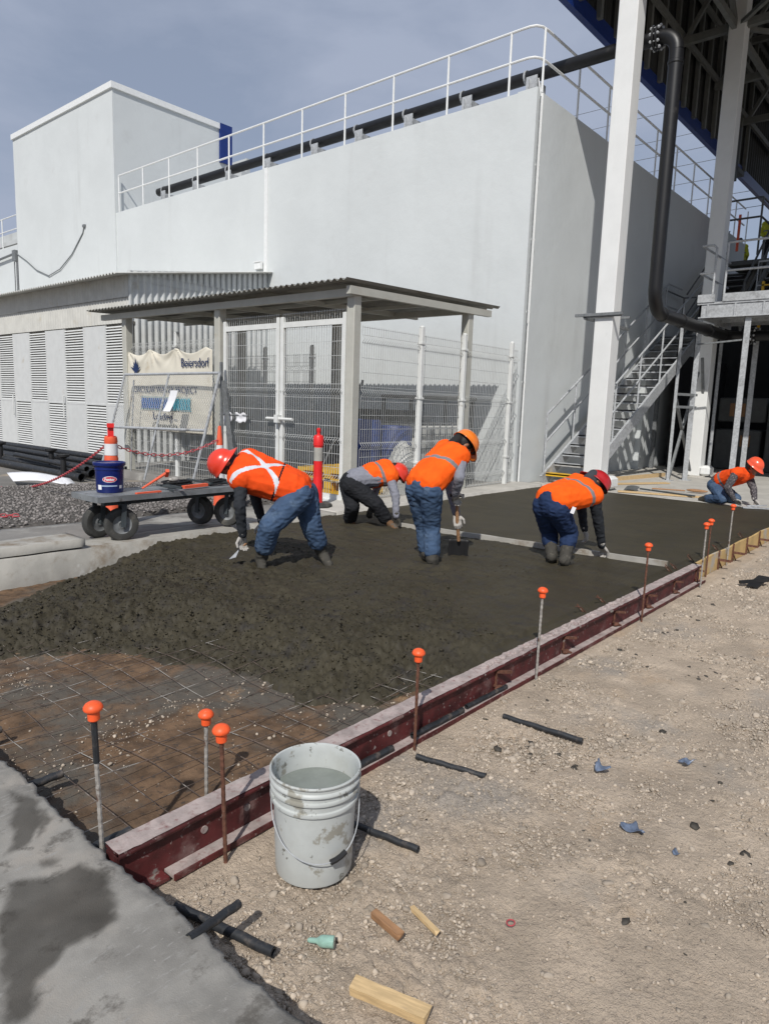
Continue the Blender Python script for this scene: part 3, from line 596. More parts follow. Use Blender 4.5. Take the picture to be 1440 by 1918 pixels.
plank('wood_offcut', (1.50, 1.265, .016), (1.485, 1.145, .016), .026, .022, 'woodr', 'small brown wood chip below the bucket', .1)
plank('wood_offcut', (1.605, 1.195, .013), (1.575, 1.075, .013), .018, .012, 'wood', 'thin pale splinter right of the brown wood chip', .0)
m = MB(); m.lathe([(.004, -.045), (.0075, -.040), (.008, -.018), (.016, -.006), (.0175, .002), (.0175, .035), (.012, .036)], (0, 0, 0), 16, up=(.55, -.83, .05)); o = m.build('bottle_neck', 'teal', smooth=True); o.location = (1.31, 1.30, .016); tag(o, 'crumpled pale green plastic bottle neck on the dirt below the bucket', 'litter')
def scrap(loc, s_, mat, lab, seed):
    r = random.Random(seed); m = MB(); m.grid(lambda u, v: ((u-.5)*s_*(1+.3*math.sin(v*5+seed)), (v-.5)*s_*.6*(1+.4*math.sin(u*4+seed)), s_*.12+s_*.22*math.sin(u*6+seed)*math.cos(v*4)+.004), 7, 5)
    o = m.build('plastic_scrap', mat, smooth=True); md = o.modifiers.new('s', 'SOLIDIFY'); md.thickness = .002; o.location = loc; o.rotation_euler = (0, 0, r.random()*6); return tag(o, lab, 'litter', 'plastic scraps on the dirt')
scrap((2.90, 1.13, .0), .075, 'bluescrap', 'crumpled blue-grey plastic scrap nearest the loose sleeve, left of the others', 1)
scrap((3.23, .85, .0), .06, 'bluescrap', 'flat grey-blue plastic scrap, uppermost of the scraps', 2)
scrap((2.53, .83, .0), .075, 'bluescrap', 'folded violet-blue plastic scrap, lowest large scrap at the right', 4)
scrap((2.50, .665, .0), .03, 'bluescrap', 'tiny dark green-grey scrap below the folded one', 5)
m = MB(); m.tube([(.012*cos(a)*1.2, .012*sin(a), .008) for a in np.linspace(0, 2*pi, 17)], .0022, 6, caps=False); o = m.build('plastic_ring', 'chain'); o.location = (1.77, .93, .0); tag(o, 'small red plastic ring on the dirt', 'litter')
m = MB(); m.bar((7.15, 1.48, .01), (7.62, 1.48, .03), .10, .008); m.bar((7.2, 1.60, .02), (7.4, 1.38, .05), .03, .03); o = m.build('edging_trowel', 'black', loc=(7.3, 1.5, 0)); tag(o, 'black hand trowel lying on the gravel beside the plywood form', 'trowel')
m = MB()
V_ = []; 
def yz(u, v): 
    a = 2*pi*u; r_ = .075*v*(1+.35*math.sin(3*a)+.25*math.sin(7*a)); return (4.10+r_*cos(a), .86+r_*sin(a)*.8, float(ground_z(4.1+r_*cos(a), .86+r_*sin(a)*.8))+.008)

# ================================================================ BUILDINGS
# main white hall: front wall plane x=11.84 facing the camera side, side wall plane y=6.83
t = thing('white_hall', 'long white painted industrial hall with roof railing and pipe along its front edge', 'building', (11.84, 6.83, 0))
m = MB()
def wallgrid(m, P0, U, W, nu, nv, off=.004, nrm=None):
    P0 = Vector(P0); U = Vector(U); W = Vector(W); nn = U.cross(W).normalized()
    m.grid(lambda u, v: tuple(P0+U*u+W*v+nn*off*float(fbm(np.array(U.length*u), np.array(W.length*v+P0.x), 1.5, 3))), nu, nv)
wallgrid(m, (11.84, 21.6, -.05), (0, -14.77, 0), (0, 0, 7.35), 120, 50)
m.build('front_wall', 'wall', t)
m = MB(); wallgrid(m, (11.84, 6.83, -.05), (14.2, 0, 0), (0, 0, 7.35), 100, 50); m.box((17.95, 6.68, 0), (18.25, 6.829, 7.3)); m.box((26.0, 6.83, -.05), (26.2, 6.9, 7.3)); m.build('side_wall', 'wall', t)
m = MB(); m.box((11.845, 6.835, 7.15), (26, 21.6, 7.29)); m.build('roof', 'wallgrey', t)
m = MB(); m.box((11.80, 6.79, -.03), (11.845, 7.19, 7.302)); m.box((11.845, 6.79, -.03), (11.90, 6.835, 7.302)); m.build('corner_pilaster', 'wall', t)
m = MB(); m.box((11.815, 14.22, -.03), (11.838, 14.34, 7.302)); m.build('wall_seam', 'railw', t)
m = MB(); m.tube([(11.93, 6.76, .12), (11.93, 6.76, 7.22)], .026, 8); m.tube([(11.87, 6.74, 3.2), (11.87, 6.74, 7.1), (11.83, 6.80, 7.45)], .010, 6)
for z in (.9, 2.1, 3.4, 4.7, 6.0): m.box((11.89, 6.745, z), (11.97, 6.80, z+.03))
m.build('conduit', 'railw', t)
m = MB(); m.tube([(11.865, 6.75, .2), (11.865, 6.75, 7.15)], .014, 6); m.build('cable', 'galvd', t)
m = MB(); m.box((11.72, 14.36, 4.90), (11.80, 14.60, 5.06)); m.box((11.70, 14.36, 5.06), (11.81, 14.62, 5.08)); m.build('junction_box', 'railw', t)
# white railing, front run (posts every 1.41 m) turning the corner and running along the side
t = thing('roof_railing', 'white tubular guard rail along the front and side of the hall roof', 'railing', (11.92, 6.95, 7.3))
yp = [21.5-1.405*i for i in range(11)]
m = MB()
cor = [(11.90, 7.25, 0), (11.905, 7.08, 0), (11.94, 6.97, 0), (12.04, 6.90, 0), (12.2, 6.88, 0)]
for z, nm in ((8.40, 'top_rail'), (7.88, 'mid_rail')):
    m = MB(); m.tube([(11.90, 21.5, z)]+[(x, y, z) for x, y, _ in cor]+([(26, 6.88, z)] if z > 8 else [(13.3, 6.88, z)]), .024, 8)
    if z < 8: m.tube([(13.3, 6.88, z), (26, 6.88, z)], .024, 8)
    m.build(nm, 'railw', t, smooth=True)
for y in yp[:-0 or None]: MB().tube([(11.90, y, 7.28), (11.90, y, 8.39)], .022, 8).build('post', 'railw', t)
MB().tube([(12.10, 6.87, 7.28), (12.10, 6.87, 8.39)], .022, 8).build('post', 'railw', t)
for i in range(10): MB().tube([(13.56+1.42*i, 6.88, 7.28), (13.56+1.42*i, 6.88, 8.39)], .022, 8).build('post', 'railw', t)
# overhead wires behind
m = MB()
for z, x in ((10.2, 30), (10.9, 30), (11.6, 30), (12.5, 31), (13.5, 32), (14.6, 32), (9.6, 30), (15.4, 32)): m.tube([(x, -5, z), (x, 12, z-.15), (x, 40, z)], .011, 4)
tag(m.build('power_lines', 'galvd', loc=(30, 0, 9)), 'thin overhead power lines crossing the sky beyond the hall', 'wires')
# tower block
t = thing('tower_block', 'tall windowless white block rising at the far end of the hall with blue corner panel', 'building', (11.80, 21.57, 0))
m = MB(); wallgrid(m, (11.80, 28.95, -.05), (0, -7.36, 0), (0, 0, 11.05), 50, 60); m.build('front_wall', 'wall', t)
m = MB(); wallgrid(m, (11.80, 21.59, -.05), (4.4, 0, 0), (0, 0, 11.05), 30, 60); m.build('side_wall', 'wall', t)
m = MB(); m.box((11.82, 21.61, 10.85), (16.2, 28.94, 10.99)); m.box((16.18, 21.6, 0), (16.2, 28.95, 10.99)); m.box((11.80, 28.93, 0), (16.2, 28.95, 10.99)); m.build('roof', 'wallgrey', t)
m = MB(); m.box((11.74, 21.53, 10.94), (11.82, 28.98, 11.12)); m.box((11.82, 21.53, 10.94), (15.75, 21.60, 11.118)); m.build('parapet_cap', 'railw', t)
m = MB(); m.box((15.75, 21.50, 9.85), (16.25, 21.585, 11.13)); m.build('corner_panel', 'blue', t)
m = MB(); P = [(11.78, 23.6, 7.15), (11.78, 23.7, 6.95), (11.77, 24.5, 6.35), (11.76, 25.4, 5.95), (11.76, 26.3, 5.8), (11.76, 27.3, 6.1), (11.76, 28.1, 6.5), (11.77, 28.95, 6.85)]
m.tube(P, .018, 6); m.box((11.74, 23.5, 7.12), (11.80, 23.65, 7.2)); m.build('loose_cable', 'galvd', t)
# building at far left
t = thing('left_hall', 'lower white wall and grey building beyond the tower at the left border', 'building', (11.84, 28.95, 0))
m = MB(); m.box((11.9, 28.96, 0), (12.1, 40, 7.25)); m.build('wall', 'wall', t)
m = MB(); m.box((22, 28, 0), (22.2, 60, 12.9)); m.box((21.7, 28, 12.0), (22.0, 60, 12.3)); m.box((21.85, 28, 10.6), (22.0, 60, 10.75)); m.build('rear_block', 'wallgrey', t)
m = MB(); m.tube([(11.92, 29.0, 8.35), (11.92, 36, 8.35)], .024, 6); m.tube([(11.92, 29.0, 7.85), (11.92, 36, 7.85)], .024, 6)
for y in (30.6, 32.0, 33.4): m.tube([(11.92, y, 7.2), (11.92, y, 8.35)], .024, 6)
m.build('railing', 'railw', t)
m = MB(); m.tube([(11.8, 29.05, 4.6), (11.8, 29.05, 6.95)], .05, 8); m.tube([(11.8, 29.3, 4.7), (11.8, 29.3, 6.6)], .02, 6); m.tube([(11.78, 29.0, 6.9), (11.78, 32, 6.75), (11.78, 36, 6.75)], .045, 8); m.box((11.7, 28.8, 4.95), (11.85, 29.6, 5.05)); m.box((11.7, 29.0, 6.6), (11.85, 29.25, 7.0)); m.build('service_pipe', 'galvd', t)

# ---- corrugated sheet helper: waves across U, flat along W
def corr(m, P0, U, W, pitch=.076, amp=.012, th=.003, nseg=6, shape='sin'):
    P0 = Vector(P0); U = Vector(U); W = Vector(W); n = int(U.length/pitch*nseg); nn = U.cross(W).normalized()
    for s_ in (0, 1):
        vs = []
        for i in range(n+1):
            ph = i/nseg*2*pi; a = sin(ph) if shape == 'sin' else max(-1, min(1, 2.2*sin(ph)))
            p = P0+U*(i/n)+nn*(amp*a-th*s_); vs += [p, p+W]
        k = len(m.v); fs = [(2*i, 2*i+2, 2*i+3, 2*i+1) if s_ == 0 else (2*i+1, 2*i+3, 2*i+2, 2*i) for i in range(n)]
        m.add(vs, fs)
    return m
# low shed with louvred doors, plane x=8.0
t = thing('louvred_shed', 'low shed with corrugated fascia and white louvred metal doors, rust stained at the bottom', 'shed', (8.0, 14.2, 0))
m = MB(); corr(m, (7.62, 14.0, 4.105), (0, 19, 0), (4.21, 0, .685), .13, .022); m.build('roof', 'corrd', t)
m = MB(); corr(m, (8.0, 32, 3.70), (0, -17.8, 0), (0, 0, .45), .13, .016); corr(m, (8.03, 32, 3.17), (0, -17.8, 0), (0, 0, .53), .13, .016); m.build('fascia', 'corrd', t)
m = MB(); corr(m, (8.02, 14.20, -.02), (3.80, 0, 0), (0, 0, 4.25), .16, .022, shape='trap'); corr(m, (8.02, 14.205, 4.2), (3.80, 0, 0), (0, 0, .05), .16, .022, shape='trap')
n_ = 24
for i in range(n_):
    a = 8.02+3.8*i/n_; b = 8.02+3.8*(i+1)/n_; m.add([(a, 14.215, 4.2), (b, 14.215, 4.2), (b, 14.215, 4.24+.56*(i+1)/n_), (a, 14.215, 4.24+.56*i/n_)], [(0, 1, 2, 3)])
m.build('end_wall', 'corr', t)
m = MB()
corr(m, (8.02, 14.19, 4.05), (3.80, 0, 0), (0, 0, .20), .16, .022, shape='trap')
for i in range(n_):
    a = 8.02+3.8*i/n_; b = 8.02+3.8*(i+1)/n_
    corr(m, (a, 14.18, 4.2), (b-a, 0, 0), (0, 0, .03+.56*i/n_), .16, .022, shape='trap') if i > 1 else None
m.build('gable_sheet', 'corr', t)
m = MB(); m.box((8.10, 14.22, 0), (8.16, 32, 3.2)); m.box((8.06, 14.2, 3.14), (8.16, 32, 3.2)); m.build('rear_panel', 'lvdark', t)
# doors: leaves .92 m wide, alternate louvre panels top / bottom staggered
y = 14.28; k = 0; W_ = .995
while y < 25.5:
    d = MB(); d.box((8.03, y, .03), (8.07, y+.03, 3.15)); d.box((8.03, y+W_-.03, .03), (8.07, y+W_, 3.15)); d.box((8.03, y+.03, 1.36), (8.07, y+W_-.03, 1.40))
    lo_l = (k % 2 == 1)
    # solid half
    if lo_l: d.box((8.035, y+.03, 1.40), (8.062, y+W_-.03, 3.15))
    else: d.box((8.035, y+.03, .03), (8.062, y+W_-.03, 1.36))
    dr = d.build('door_leaf', 'louver', t)
    l = MB(); z0, z1 = (.05, 1.34) if lo_l else (1.42, 3.14); z = z0
    while z < z1: l.bar((8.045, y+.03, z), (8.045, y+W_-.03, z), .006, .045, (.62, 0, .78)); z += .060
    l.build('louvre', 'louver', dr)
    if k % 3 == 0: h = MB(); h.tube([(8.0, y+.02, 1.0), (7.97, y+.02, 1.0), (7.97, y+.02, 1.55), (8.0, y+.02, 1.55)], .018, 6); h.build('handle', 'louver', dr)
    y += W_+.004; k += 1
# ================================================================ CANOPY
t = thing('canopy', 'open white steel canopy with a corrugated roof standing in front of the hall', 'canopy', (7.2, 6.8, 0))
m = MB(); corr(m, (6.86, 13.75, 3.235), (0, -7.12, 0), (3.85, 0, .10), .12, .020); m.build('roof_sheet', 'canroof', t)
PB = .15
for x in (7.2, 9.95):
    for y in (6.80, 9.85, 12.83):
        if x > 9 and y < 7: y = 6.78
        m = MB(); m.bevbox((x-PB/2, y-PB/2, .15), (x+PB/2, y+PB/2, 3.11 if x < 8 else 3.19), .012)
        m.build('post', 'cream', t)
for (a, b) in (((7.115, 6.72, 3.10), (7.115, 13.6, 3.12)), ((9.86, 6.72, 3.18), (9.86, 13.6, 3.19)), ((6.98, 6.705, 3.115), (10.5, 6.705, 3.205))): MB().bar(a, b, .08, .105).build('beam', 'cream', t)
for y in (8.3, 9.85, 11.3, 12.83): MB().bar((7.17, y, 3.140), (10.5, y, 3.225), .06, .08).build('rafter', 'cream', t)
for x in (8.1, 9.0): MB().bar((x, 6.75, 3.18), (x, 13.6, 3.19), .05, .05).build('purlin', 'cream', t)
# ================================================================ welded fences
def wfence(m, P0, U, z0, z1, folds, pitch=.05, r=.0027, bend=.05):
    """vertical wires with V folds; U unit direction * length"""
    P0 = Vector(P0); U = Vector(U); L = U.length; u = U.normalized(); nn = Vector((u.y, -u.x, 0)); n = int(L/pitch)
    zs = sorted({z0, z1}|{f for f in folds}|{f-.05 for f in folds}|{f+.05 for f in folds}); zs = [z for z in zs if z0 <= z <= z1]
    def off(z): return bend if any(abs(z-f) < 1e-6 for f in folds) else 0
    for i in range(n+1):
        p = P0+u*(i*L/n)
        for a, b in zip(zs[:-1], zs[1:]): m.bar(p+nn*off(a)+Vector((0, 0, a)), p+nn*off(b)+Vector((0, 0, b)), r*2, r*2, (u.x, u.y, 0))
    h = z0
    hs = [z0+.02, z1-.02]+[f+q for f in folds for q in (-.05, .05)]+list(np.arange(z0+.22, z1-.1, .2))
    for h in hs:
        m.bar(P0+Vector((0, 0, h)), P0+U+Vector((0, 0, h)), r*2.2, r*2.2)
def fpost(x, y, z0, z1, parent, w_=.075, nm='post'):
    m = MB(); m.bevbox((x-w_/2, y-w_/2, z0), (x+w_/2, y+w_/2, z1), .008); m.lathe([(w_*.55, z1), (w_*.55, z1+.012), (w_*.3, z1+.03)], (x, y, 0), 8)
    for z in (z0+.5, z0+1.5, z1-.25): m.box((x-w_/2-.012, y-w_/2-.012, z), (x+w_/2+.012, y+w_/2+.012, z+.03))
    m.build(nm, 'fpost', parent)
t = thing('side_mesh_fence', 'white welded wire fence running from the canopy corner post to the hall corner', 'fence', (7.3, 6.72, .2))
m = MB(); wfence(m, (7.30, 6.72, 0), (4.25, 0, 0), .22, 2.68, (.42, 1.0, 1.75, 2.5)); m.build('wire_panel', 'wirew', t)
for x in (8.62, 9.78, 11.30): fpost(x, 6.70, .2, 2.78, t)
t = thing('mesh_gate', 'double white wire mesh gate with latch bars between the front canopy posts', 'gate', (7.2, 6.95, .15))
for (y0, y1) in ((6.96, 8.27), (8.37, 9.70)):
    f = MB()
    for y in (y0, y1): f.bevbox((7.17, y-.035, .2), (7.24, y+.035, 2.86), .006)
    f.box((7.175, y0, 2.70), (7.235, y1, 2.78)); f.box((7.175, y0, .20), (7.235, y1, .27))
    lf = f.build('gate_leaf', 'fpost', t); m = MB(); wfence(m, (7.20, y1, 0), (0, y0-y1, 0), .25, 2.92, (.5, 1.05, 1.75), .052); m.build('wire_panel', 'wirew', lf)
m = MB(); m.tube([(7.12, 7.95, 1.33), (7.12, 8.55, 1.33)], .022, 8); m.box((7.08, 8.25, 1.27), (7.18, 8.33, 1.39)); m.build('latch_bar', 'fpost', t)
m = MB(); m.tube([(7.12, 9.0, 1.35), (7.12, 9.75, 1.35)], .018, 8); m.build('latch_bar', 'galvd', t)
for y in (9.05, 9.42):
    m = MB(); m.grid(lambda u, v: (7.085+.03*sin(v*3), y+.26*u, 1.38-.14*v+.015*sin(u*9)), 8, 4); o = m.build('rag', 'white', t, smooth=True); o.modifiers.new('s', 'SOLIDIFY').thickness = .01
m = MB(); m.box((7.12, 6.9, .150), (7.26, 9.78, .20)); m.build('threshold', 'fpost', t)
t = thing('banner_fence', 'white welded wire fence panel that carries the banner, left of the gate', 'fence', (7.25, 9.95, .1))
m = MB(); wfence(m, (7.27, 12.75, 0), (0, -2.8, 0), .12, 2.62, (.5, 1.3, 2.5), .055); m.build('wire_panel', 'wirew', t)
for y in (11.3, 10.02): fpost(7.30, y, .1, 2.75, t)
t = thing('inner_fence', 'second wire mesh panel standing inside under the canopy', 'fence', (10.4, 7.3, .15))
m = MB(); wfence(m, (10.2, 13.9, 0), (0, -3.2, 0), .2, 2.6, (.6, 1.5, 2.3), .06); m.build('wire_panel', 'wirew', t)
for y in (10.8, 12.3, 13.8): fpost(10.2, y, .15, 2.75, t)
# ---- banner
t = thing('project_banner', 'stained beige banner with agave logo and blue progress bar tied to the wire fence', 'banner', (7.2, 11.4, 1.0))
BY0, BY1, BZ0, BZ1 = 12.80, 10.03, .98, 2.47     # left edge is larger y
def bfold(y, z):
    u = (BY0-y)/(BY0-BY1); v = (z-BZ0)/(BZ1-BZ0); s_ = 0
    for a in (.0, .32, .62, 1.0):
        dx = u-a; dz = 1.02-v; rr_ = math.hypot(dx*1.9, dz)+.06; ang = math.atan2(dx*1.9, dz); s_ += .022*math.sin(ang*9+a*7)*math.exp(-rr_*2.2)
    return -.02*math.sin(u*pi)+s_*(.25+.75*max(0, min(1, (v-.75)/.2)))*(.5 if u > .68 else 1)+.003*math.sin(u*17+v*6)
def sag(u): return -.10*abs(math.sin(u*pi*3.2))**1.2
m = MB(); m.grid(lambda u, v: (7.165+bfold(BY0+(BY1-BY0)*u, BZ0+(BZ1-BZ0)*v), BY0+(BY1-BY0)*u, BZ0+(BZ1-BZ0)*v+sag(u)*max(0, v-.6)/.4), 90, 60)
o = m.build('cloth', 'banner', t, smooth=True); o.modifiers.new('s', 'SOLIDIFY').thickness = .002
def bT(yc, zc): # text: x right -> -y, y up -> z, facing -x
    return Matrix(((0, 0, -1, 7.15-7.2), (-1, 0, 0, yc-11.4), (0, 1, 0, zc-1.0), (0, 0, 0, 1)))
def bfn(co): 
    y = co.y+11.4; z = co.z+1.0; return Vector((co.x+bfold(y, z)-.006, co.y, co.z))
text_mesh('company_name', 'Beiersdorf', .22, 'navy', t, bT(10.50, 2.14), bold=.0, fn=bfn, width=.80)
text_mesh('title', 'CIRCULAR WATER PROJECT', .17, 'navy', t, bT(11.48, 1.68), bold=.0, fn=bfn, width=2.10)
text_mesh('loading_text', 'Loading...', .19, 'navy', t, bT(11.45, 1.19), bold=.001, fn=bfn, width=.78)
text_mesh('handwriting', 'Cargando...', .16, 'cartd', t, bT(11.40, 1.03), shear=.35, fn=bfn, width=.95)
for k in range(15):
    m = MB(); y = 12.22-.107*k; m.box((7.136, y-.088, 1.385), (7.140, y, 1.58)); o = m.build('progress_block', 'bar1' if k < 10 else 'bar2', t)
    for v in o.data.vertices: v.co.x += bfold(v.co.y+11.4, v.co.z+1.0)
m = MB()
for z in (1.365, 1.592): m.box((7.136, 12.25-1.66, z), (7.140, 12.25, z+.008))
o = m.build('progress_outline', 'bar2', t)
for v in o.data.vertices: v.co.x += bfold(v.co.y+11.4, v.co.z+1.0)
m = MB()
for k in range(9):
    a = R(-62+15.5*k); L_ = .25 if k % 2 == 0 else .20; 
    if k == 4: L_ = .30
    d = (sin(a), cos(a)); n_ = (cos(a), -sin(a)); b0 = (12.43-d[0]*.05, 2.03+d[1]*.03)
    q = [(b0[0]-n_[0]*.012, b0[1]-n_[1]*.012), (b0[0]+d[0]*L_*.55-n_[0]*.028, b0[1]+d[1]*L_*.55-n_[1]*.028), (b0[0]+d[0]*L_, b0[1]+d[1]*L_), (b0[0]+d[0]*L_*.55+n_[0]*.020, b0[1]+d[1]*L_*.55+n_[1]*.020), (b0[0]+n_[0]*.012, b0[1]+n_[1]*.012)]
    m.add([(7.138+bfold(y, z), y, z) for y, z in q], [(0, 1, 2, 3, 4)])
m.build('agave_logo', 'bar1' if False else 'navy', t)
# ---- chain link panel leaning against the fence
t = thing('chain_link_panel', 'loose grey chain link panel with pipe frame leaning in front of the banner', 'fence panel', (6.9, 11.2, .15))
A, B, C_, D_ = Vector((6.95, 12.50, 2.0)), Vector((6.95, 9.52, 2.02)), Vector((6.78, 9.70, 1.08)), Vector((6.78, 12.78, 1.0))
E_, F_ = Vector((6.62, 12.95, .08)), Vector((6.62, 9.85, .14))
m = MB()
for a, b in ((A, B), (D_, C_), (A, E_), (B, F_)): m.tube([a, b], .024, 8)
m.tube([Vector((6.95, 11.0, 2.0)), Vector((6.64, 11.35, .12))], .020, 8); m.tube([(6.9, 12.1, 1.9), (7.05, 12.55, .1)], .014, 8)
m.build('pipe_frame', 'galv', t)
m = MB(); nd = 44
def bil(u, v): return A.lerp(B, u).lerp(D_.lerp(C_, u), v)
nu_, nv_ = 44, 14
for i in range(-nv_, nu_):
    for sgn in (1, -1):
        pts = []
        for k in range(nv_+1):
            u = (i+k)/nu_ if sgn > 0 else (i+nv_-k)/nu_
            if 0 <= u <= 1: pts.append(bil(u, k/nv_))
        if len(pts) > 1: m.bar(pts[0], pts[-1], .0040, .0040)
m.build('chain_link', 'wirew', t)
m = MB(); m.grid(lambda u, v: (6.80-.10*v+.02*sin(v*3), 10.72-.22*u+.10*v, 1.72-.36*v), 4, 4); o = m.build('paper_notice', 'white', loc=(6.8, 10.7, 1.5)); o.modifiers.new('s', 'SOLIDIFY').thickness = .002; tag(o, 'blank white paper sheet hanging on the chain link panel', 'paper')
m = MB(); m.bar((6.98, 9.15, .2), (7.03, 9.55, 1.9), .06, .03); m.bar((6.9, 9.4, .2), (7.05, 9.62, 2.2), .04, .04); tag(m.build('steel_props', 'galvd', loc=(7, 9.4, .2)), 'grey steel bars leaning on the canopy post beside the chain link panel', 'steel bars')
m = MB(); m.bar((8.6, 8.9, .3), (8.9, 8.15, 2.0), .05, .03); tag(m.build('leaning_angle', 'galvd', loc=(8.6, 9, .3)), 'single grey steel bar leaning inside the gate', 'steel bar')
# ---- stored things under the canopy
def barrel(x, y, lab, mat='tank'):
    m = MB(); m.lathe([(.27, .15), (.29, .17), (.29, .42), (.30, .44), (.29, .46), (.29, .75), (.30, .77), (.29, .79), (.29, 1.05), (.27, 1.08), (.25, 1.06)], (x, y, 0), 24); return tag(m.build('drum', mat, smooth=True, loc=(x, y, .15)), lab, 'drum', 'drums stored under the canopy')
for (x, y, lab, mt, k) in ((8.15, 7.45, 'dark blue plastic drum just left of the corner post behind the fence', 'tank', 1.3), (8.7, 7.25, 'dark blue plastic drum just right of the corner post behind the fence', 'tank', 1.2), (9.2, 8.15, 'black drum in the shade behind the gate', 'black', 1.1), (9.4, 9.2, 'black drum deeper behind the gate beside the leaning bar', 'black', .9)):
    o = barrel(x, y, lab, mt); o.scale = (1, 1, k)
t = thing('ibc_tank', 'white caged liquid container behind the wire fence, right of the corner post', 'container', (10.6, 8.2, .15))
m = MB(); m.bevbox((9.7, 7.5, .33), (11.2, 8.6, 1.25), .05); m.build('tank', 'ibc', t)
m = MB()
for i in range(9): m.bar((9.68+.19*i, 7.47, .3), (9.68+.19*i, 7.47, 1.3), .02, .02)
for z in (.35, .6, .85, 1.1, 1.3): m.bar((9.66, 7.47, z), (11.24, 7.47, z), .02, .02); m.bar((9.66, 7.47, z), (9.66, 8.63, z), .02, .02)
for i in range(6): m.bar((9.66, 7.5+.22*i, .3), (9.66, 7.5+.22*i, 1.3), .02, .02)
m.build('cage', 'galvd', t); MB().box((9.65, 7.45, .16), (11.25, 8.65, .29)).build('pallet', 'black', t)
t = thing('dark_rack', 'dark equipment rack against the hall wall behind the fence', 'rack', (10.8, 8.0, .15))
m = MB(); m.box((10.9, 8.7, .16), (11.5, 10.6, 1.0)); m.box((10.6, 7.6, 1.72), (11.6, 9.2, 1.80)); 
for x, y in ((10.62, 7.62), (10.62, 9.15), (11.5, 7.62), (11.5, 9.15)): m.box((x, y, .16), (x+.06, y+.06, 1.72))
m.build('frame', 'machine', t); MB().box((10.7, 8.75, 1.0), (11.4, 9.9, 1.5)).build('load', 'black', t)
t = thing('yellow_pallet', 'yellow plastic pallet on the floor behind the gate', 'pallet', (8.0, 8.0, .15))
m = MB()
for z in (.16, .36, .50): 
    for k in range(4): m.box((7.75+.28*k, 7.1, z), (7.95+.28*k, 8.5, z+.05))
for k in range(3): m.box((7.75, 7.12+.62*k, .21), (8.8, 7.26+.62*k, .50))
m.build('deck', 'yel', t)
m = MB(); m.lathe([(.0, 0), (.22, .02), (.24, .10), (.15, .3), (.04, .42)], (8.6, 6.98, .62), 12); m.box((8.3, 6.85, .2), (8.9, 7.4, .62)); tag(m.build('wrapped_bundle', 'ibc', loc=(8.6, 7, .2)), 'pale plastic wrapped bundle just inside the side fence', 'bundle')

# ================================================================ BIG BLACK PIPE
t = thing('process_pipe', 'thick black pipe along the hall roof edge, dropping beside the front column', 'pipe', (12.9, 6.8, 7.3))
def arc(c, r, e1, e2, n=8):
    c, e1, e2 = Vector(c), Vector(e1), Vector(e2); return [c+e1*r*cos(a)+e2*r*sin(a) for a in np.linspace(0, pi/2, n)]
PR = .118; zc = 8.04
m = MB()
top = [(12.9, 20.7, zc)]+[(12.9, y, zc) for y in np.arange(20, 5.6, -.7)]+[(12.9, 5.6, zc)]
vy = 4.78
bend1 = arc((12.9, vy+.30, zc-.30), .30, (0, 0, 1), (0, -1, 0))
m.tube([(12.9, 20.85, zc)]+[(12.9, y, zc) for y in (16, 12, 8, 6)]+bend1, PR, 20); m.build('roof_run', 'pipe', t, smooth=True)
m = MB(); zb = 3.42; b2 = arc((12.9+.4, vy, zb+.4), .4, (-1, 0, 0), (0, 0, -1)); m.tube([(12.9, vy, zc-.30), (12.9, vy, 5)]+b2+[(17.3, vy, zb)], PR, 20); m.build('drop', 'pipe', t, smooth=True)
m = MB(); b3 = arc((17.3, vy-.4, zb), .4, (0, 1, 0), (1, 0, 0)); m.tube([(17.3, vy, zb)]+b3+[(17.7, 3.8, zb), (17.7, 1.0, zb)], PR, 20); m.build('lower_run', 'pipe', t, smooth=True)
def flange(p, ax):
    m = MB(); p = Vector(p); ax = Vector(ax).normalized(); m.lathe([(PR+.075, -.05), (PR+.075, -.01), (PR+.005, -.01)], p, 24, up=ax); m.lathe([(PR+.005, .01), (PR+.075, .01), (PR+.075, .05)], p, 24, up=ax)
    f = m.build('flange', 'pipe', t, smooth=True); q = ax.to_track_quat('Z', 'Y').to_matrix(); m = MB()
    for k in range(10): 
        c = p+q @ Vector(((PR+.06)*cos(k*pi/5), (PR+.06)*sin(k*pi/5), 0)); m.tube([c-ax*.085, c+ax*.085], .014, 6); m.lathe([(.026, .05), (.026, .075)], c, 6, up=ax); m.lathe([(.026, .05), (.026, .075)], c, 6, up=-ax)
    m.build('bolts', 'galv', f)
flange((12.9, 5.13, zc), (0, 1, 0)); flange((17.7, 4.25, zb), (0, 1, 0)); flange((17.7, 3.55, zb), (0, 1, 0))
for p, ax in (((12.9, vy, 7.55), (0, 0, 1)), ((13.35, vy, zb), (1, 0, 0)), ((14.4, vy, zb), (1, 0, 0)), ((16.2, vy, zb), (1, 0, 0))): MB().lathe([(PR+.004, -.03), (PR+.014, -.02), (PR+.014, .02), (PR+.004, .03)], p, 20, up=ax, caps=False).build('weld_ring', 'pipe', t, smooth=True)
ORD = ['first grey bracket', 'second grey bracket', 'third grey bracket', 'fourth grey bracket', 'fifth grey bracket', 'sixth grey bracket', 'seventh grey bracket', 'eighth grey bracket', 'ninth and last grey bracket']
